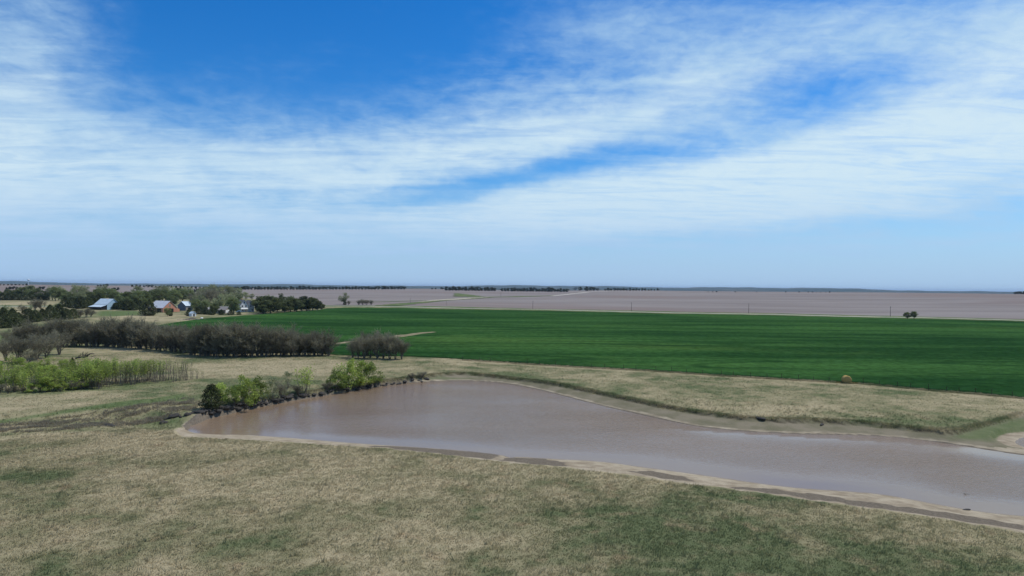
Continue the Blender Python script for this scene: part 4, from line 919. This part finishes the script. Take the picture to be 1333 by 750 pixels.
def tufts(name, x, y, hmin, hmax, wid, mat, blades=3, lean=.5, seed=1, hscale=None):
    rng = np.random.default_rng(seed); n = len(x)
    at_ = nearest_attr(x, y, ('tan', 'green', 'lush', 'sand', 'mud', 'short'))
    keep = (np.hypot((x-hp[0])*.7, y-hp[1]) > 1.7) & (at_['sand'] < .55) & (at_['mud'] < .45); x, y = x[keep], y[keep]; A = {k: v[keep] for k, v in at_.items()}; n = len(x)
    z = H(x, y)
    X = np.repeat(x, blades)+rng.normal(0, .10, n*blades); Y = np.repeat(y, blades)+rng.normal(0, .10, n*blades); Zb = np.repeat(z, blades)-.03
    clump = np.clip(wob(x, y, 2.6, 6, 1)*.5+wob(x, y, .9, 6, 2)*.4+.5, 0, 1.2)
    hh = np.repeat((hmin+(hmax-hmin)*clump)*(1-.5*A['short']), blades)*rng.uniform(.6, 1.15, n*blades)
    th = rng.uniform(0, 2*pi, n*blades); wx, wy = np.cos(th)*wid, np.sin(th)*wid
    lx, ly = rng.normal(.12, .35, n*blades)*hh*lean*2, rng.normal(-.05, .35, n*blades)*hh*lean*2
    V = np.stack([np.stack([X-wx, Y-wy, Zb], 1), np.stack([X+wx, Y+wy, Zb], 1), np.stack([X+lx, Y+ly, Zb+hh], 1)], 1).reshape(-1, 3)
    t3 = lambda v: np.repeat(np.repeat(v, blades), 3)
    T = np.repeat(np.clip(np.repeat(rng.uniform(0, .6, n), blades)+rng.uniform(0, .4, n*blades), 0, 1), 3)
    return link(name, mesh_np(name, V, np.arange(len(V)).reshape(-1, 3), mat, {'tint': T, 'tan': t3(A['tan']), 'green': t3(A['green']), 'lush': t3(A['lush'])}))
rng = np.random.default_rng(21)
def wedge(n, r0w, r1w, a=43.): 
    r = np.sqrt(rng.uniform(r0w**2, r1w**2, n)); t = rng.uniform(-R_(a), R_(a), n); return r*np.sin(t), r*np.cos(t)
x, y = wedge(300000, 42, 118); d, _ = poly_d(x, y, BASIN); dp, _ = poly_d(x, y, POND); k = (d > .3)
x2, y2 = wedge(30000, 42, 140); d2_, _ = poly_d(x2, y2, BASIN); k2 = (d2_ > .5) & (wob(x2, y2, 11, 6, 2)+wob(x2, y2, 3.3, 6, 1)*.7+rng.normal(0, .35, 30000) > .15)
tag(tufts('tall_grass', x2[k2], y2[k2], .25, .60, .04, M_GRASS, 5, .45, 9), 'taller dry grass clumps scattered over the near pasture', 'grass', kind='stuff')
tag(tufts('pasture_grass', x[k], y[k], .07, .27, .035, M_GRASS, 3, .5, 1), 'dry tan and green pasture grass in front of the pond', 'grass', kind='stuff')
x, y = wedge(150000, 118, 245); d, _ = poly_d(x, y, BASIN); WP = np.array(atl(WN[2:])+[at(1700, 431)[:2], at(262, 415)[:2]]); dw, _ = poly_d(x, y, WP); k = (d > .1) & (dw > .2)
tag(tufts('meadow_grass', x[k], y[k], .06, .28, .045, M_GRASS, 3, .5, 2), 'tan and green meadow grass between the pond and the wheat', 'grass', kind='stuff')
# tall grass hanging over the cut bank and along the fence
bi = np.where(BSTEP > .34)[0]; seg = [(BASIN[i], BASIN[(i+1) % len(BASIN)]) for i in bi]
bl = np.array([np.hypot(*(b-a)) for a, b in seg]); pick = rng.choice(len(seg), 16000, p=bl/bl.sum()); u = rng.uniform(0, 1, 16000)
bx = np.array([seg[i][0]+(seg[i][1]-seg[i][0])*t for i, t in zip(pick, u)])+rng.normal(0, .45, (16000, 2))+np.array([0, .55])
tag(tufts('bank_grass', bx[:, 0], bx[:, 1], .08, .32, .05, M_GRASS, 3, .5, 3), 'tall tufted grass along the top of the far cut bank', 'grass', kind='stuff')
FP = np.array(POS)[:, :2]; pick = rng.integers(0, len(FP)-1, 9000); u = rng.uniform(0, 1, 9000)[:, None]; fxy = FP[pick]*(1-u)+FP[pick+1]*u+rng.normal(0, .35, (9000, 2)); fxy = fxy[np.hypot(fxy[:, 0]-hp[0], (fxy[:, 1]-hp[1])*.6) > 2.2]
tag(tufts('fence_grass', fxy[:, 0], fxy[:, 1], .2, .55, .05, M_GRASS, 3, .4, 4), 'tall rough grass along the fence by the wheat', 'grass', kind='stuff')
# dry weeds on the gully slope left of the pond
GP = np.array(atl([(-40, 553), (100, 541), (180, 528), (245, 518), (265, 524), (250, 535), (215, 547), (170, 555), (100, 560), (-40, 566)]))
gx2 = rng.uniform(GP[:, 0].min(), GP[:, 0].max(), 60000); gy2 = rng.uniform(GP[:, 1].min(), GP[:, 1].max(), 60000); d, _ = poly_d(gx2, gy2, GP); k = (d < 0) & (wob(gx2, gy2, 6, 6)+wob(gx2, gy2, 2, 6, 2)*.6+rng.normal(0, .3, 60000) > .3)
tag(tufts('dry_weeds', gx2[k], gy2[k], .15, .6, .05, L_REED, 3, .6, 5), 'dry brown weeds on the gully slope left of the pond', 'weeds', kind='stuff')

# ------------------------------------------------------------------ haze
zt = max(gmax, topz, CH)+12; zb = gmin-1.
mb = MB(); mb.box(-47000, 47000, -47000, 47000, zb, zt); hm = bpy.data.materials.new('haze'); hm.use_nodes = True; ht_ = NT(hm.node_tree); ht_.n.clear()
ho = ht_.new('ShaderNodeOutputMaterial'); pv = ht_.new('ShaderNodeVolumePrincipled'); pv.inputs['Color'].default_value = (.62, .80, 1., 1); pv.inputs['Density'].default_value = 3.2e-5; pv.inputs['Anisotropy'].default_value = .0
ht_.l.new(pv.outputs[0], ho.inputs['Volume'])
tag(link('haze', mb.mesh('haze', hm)), kind='stuff')
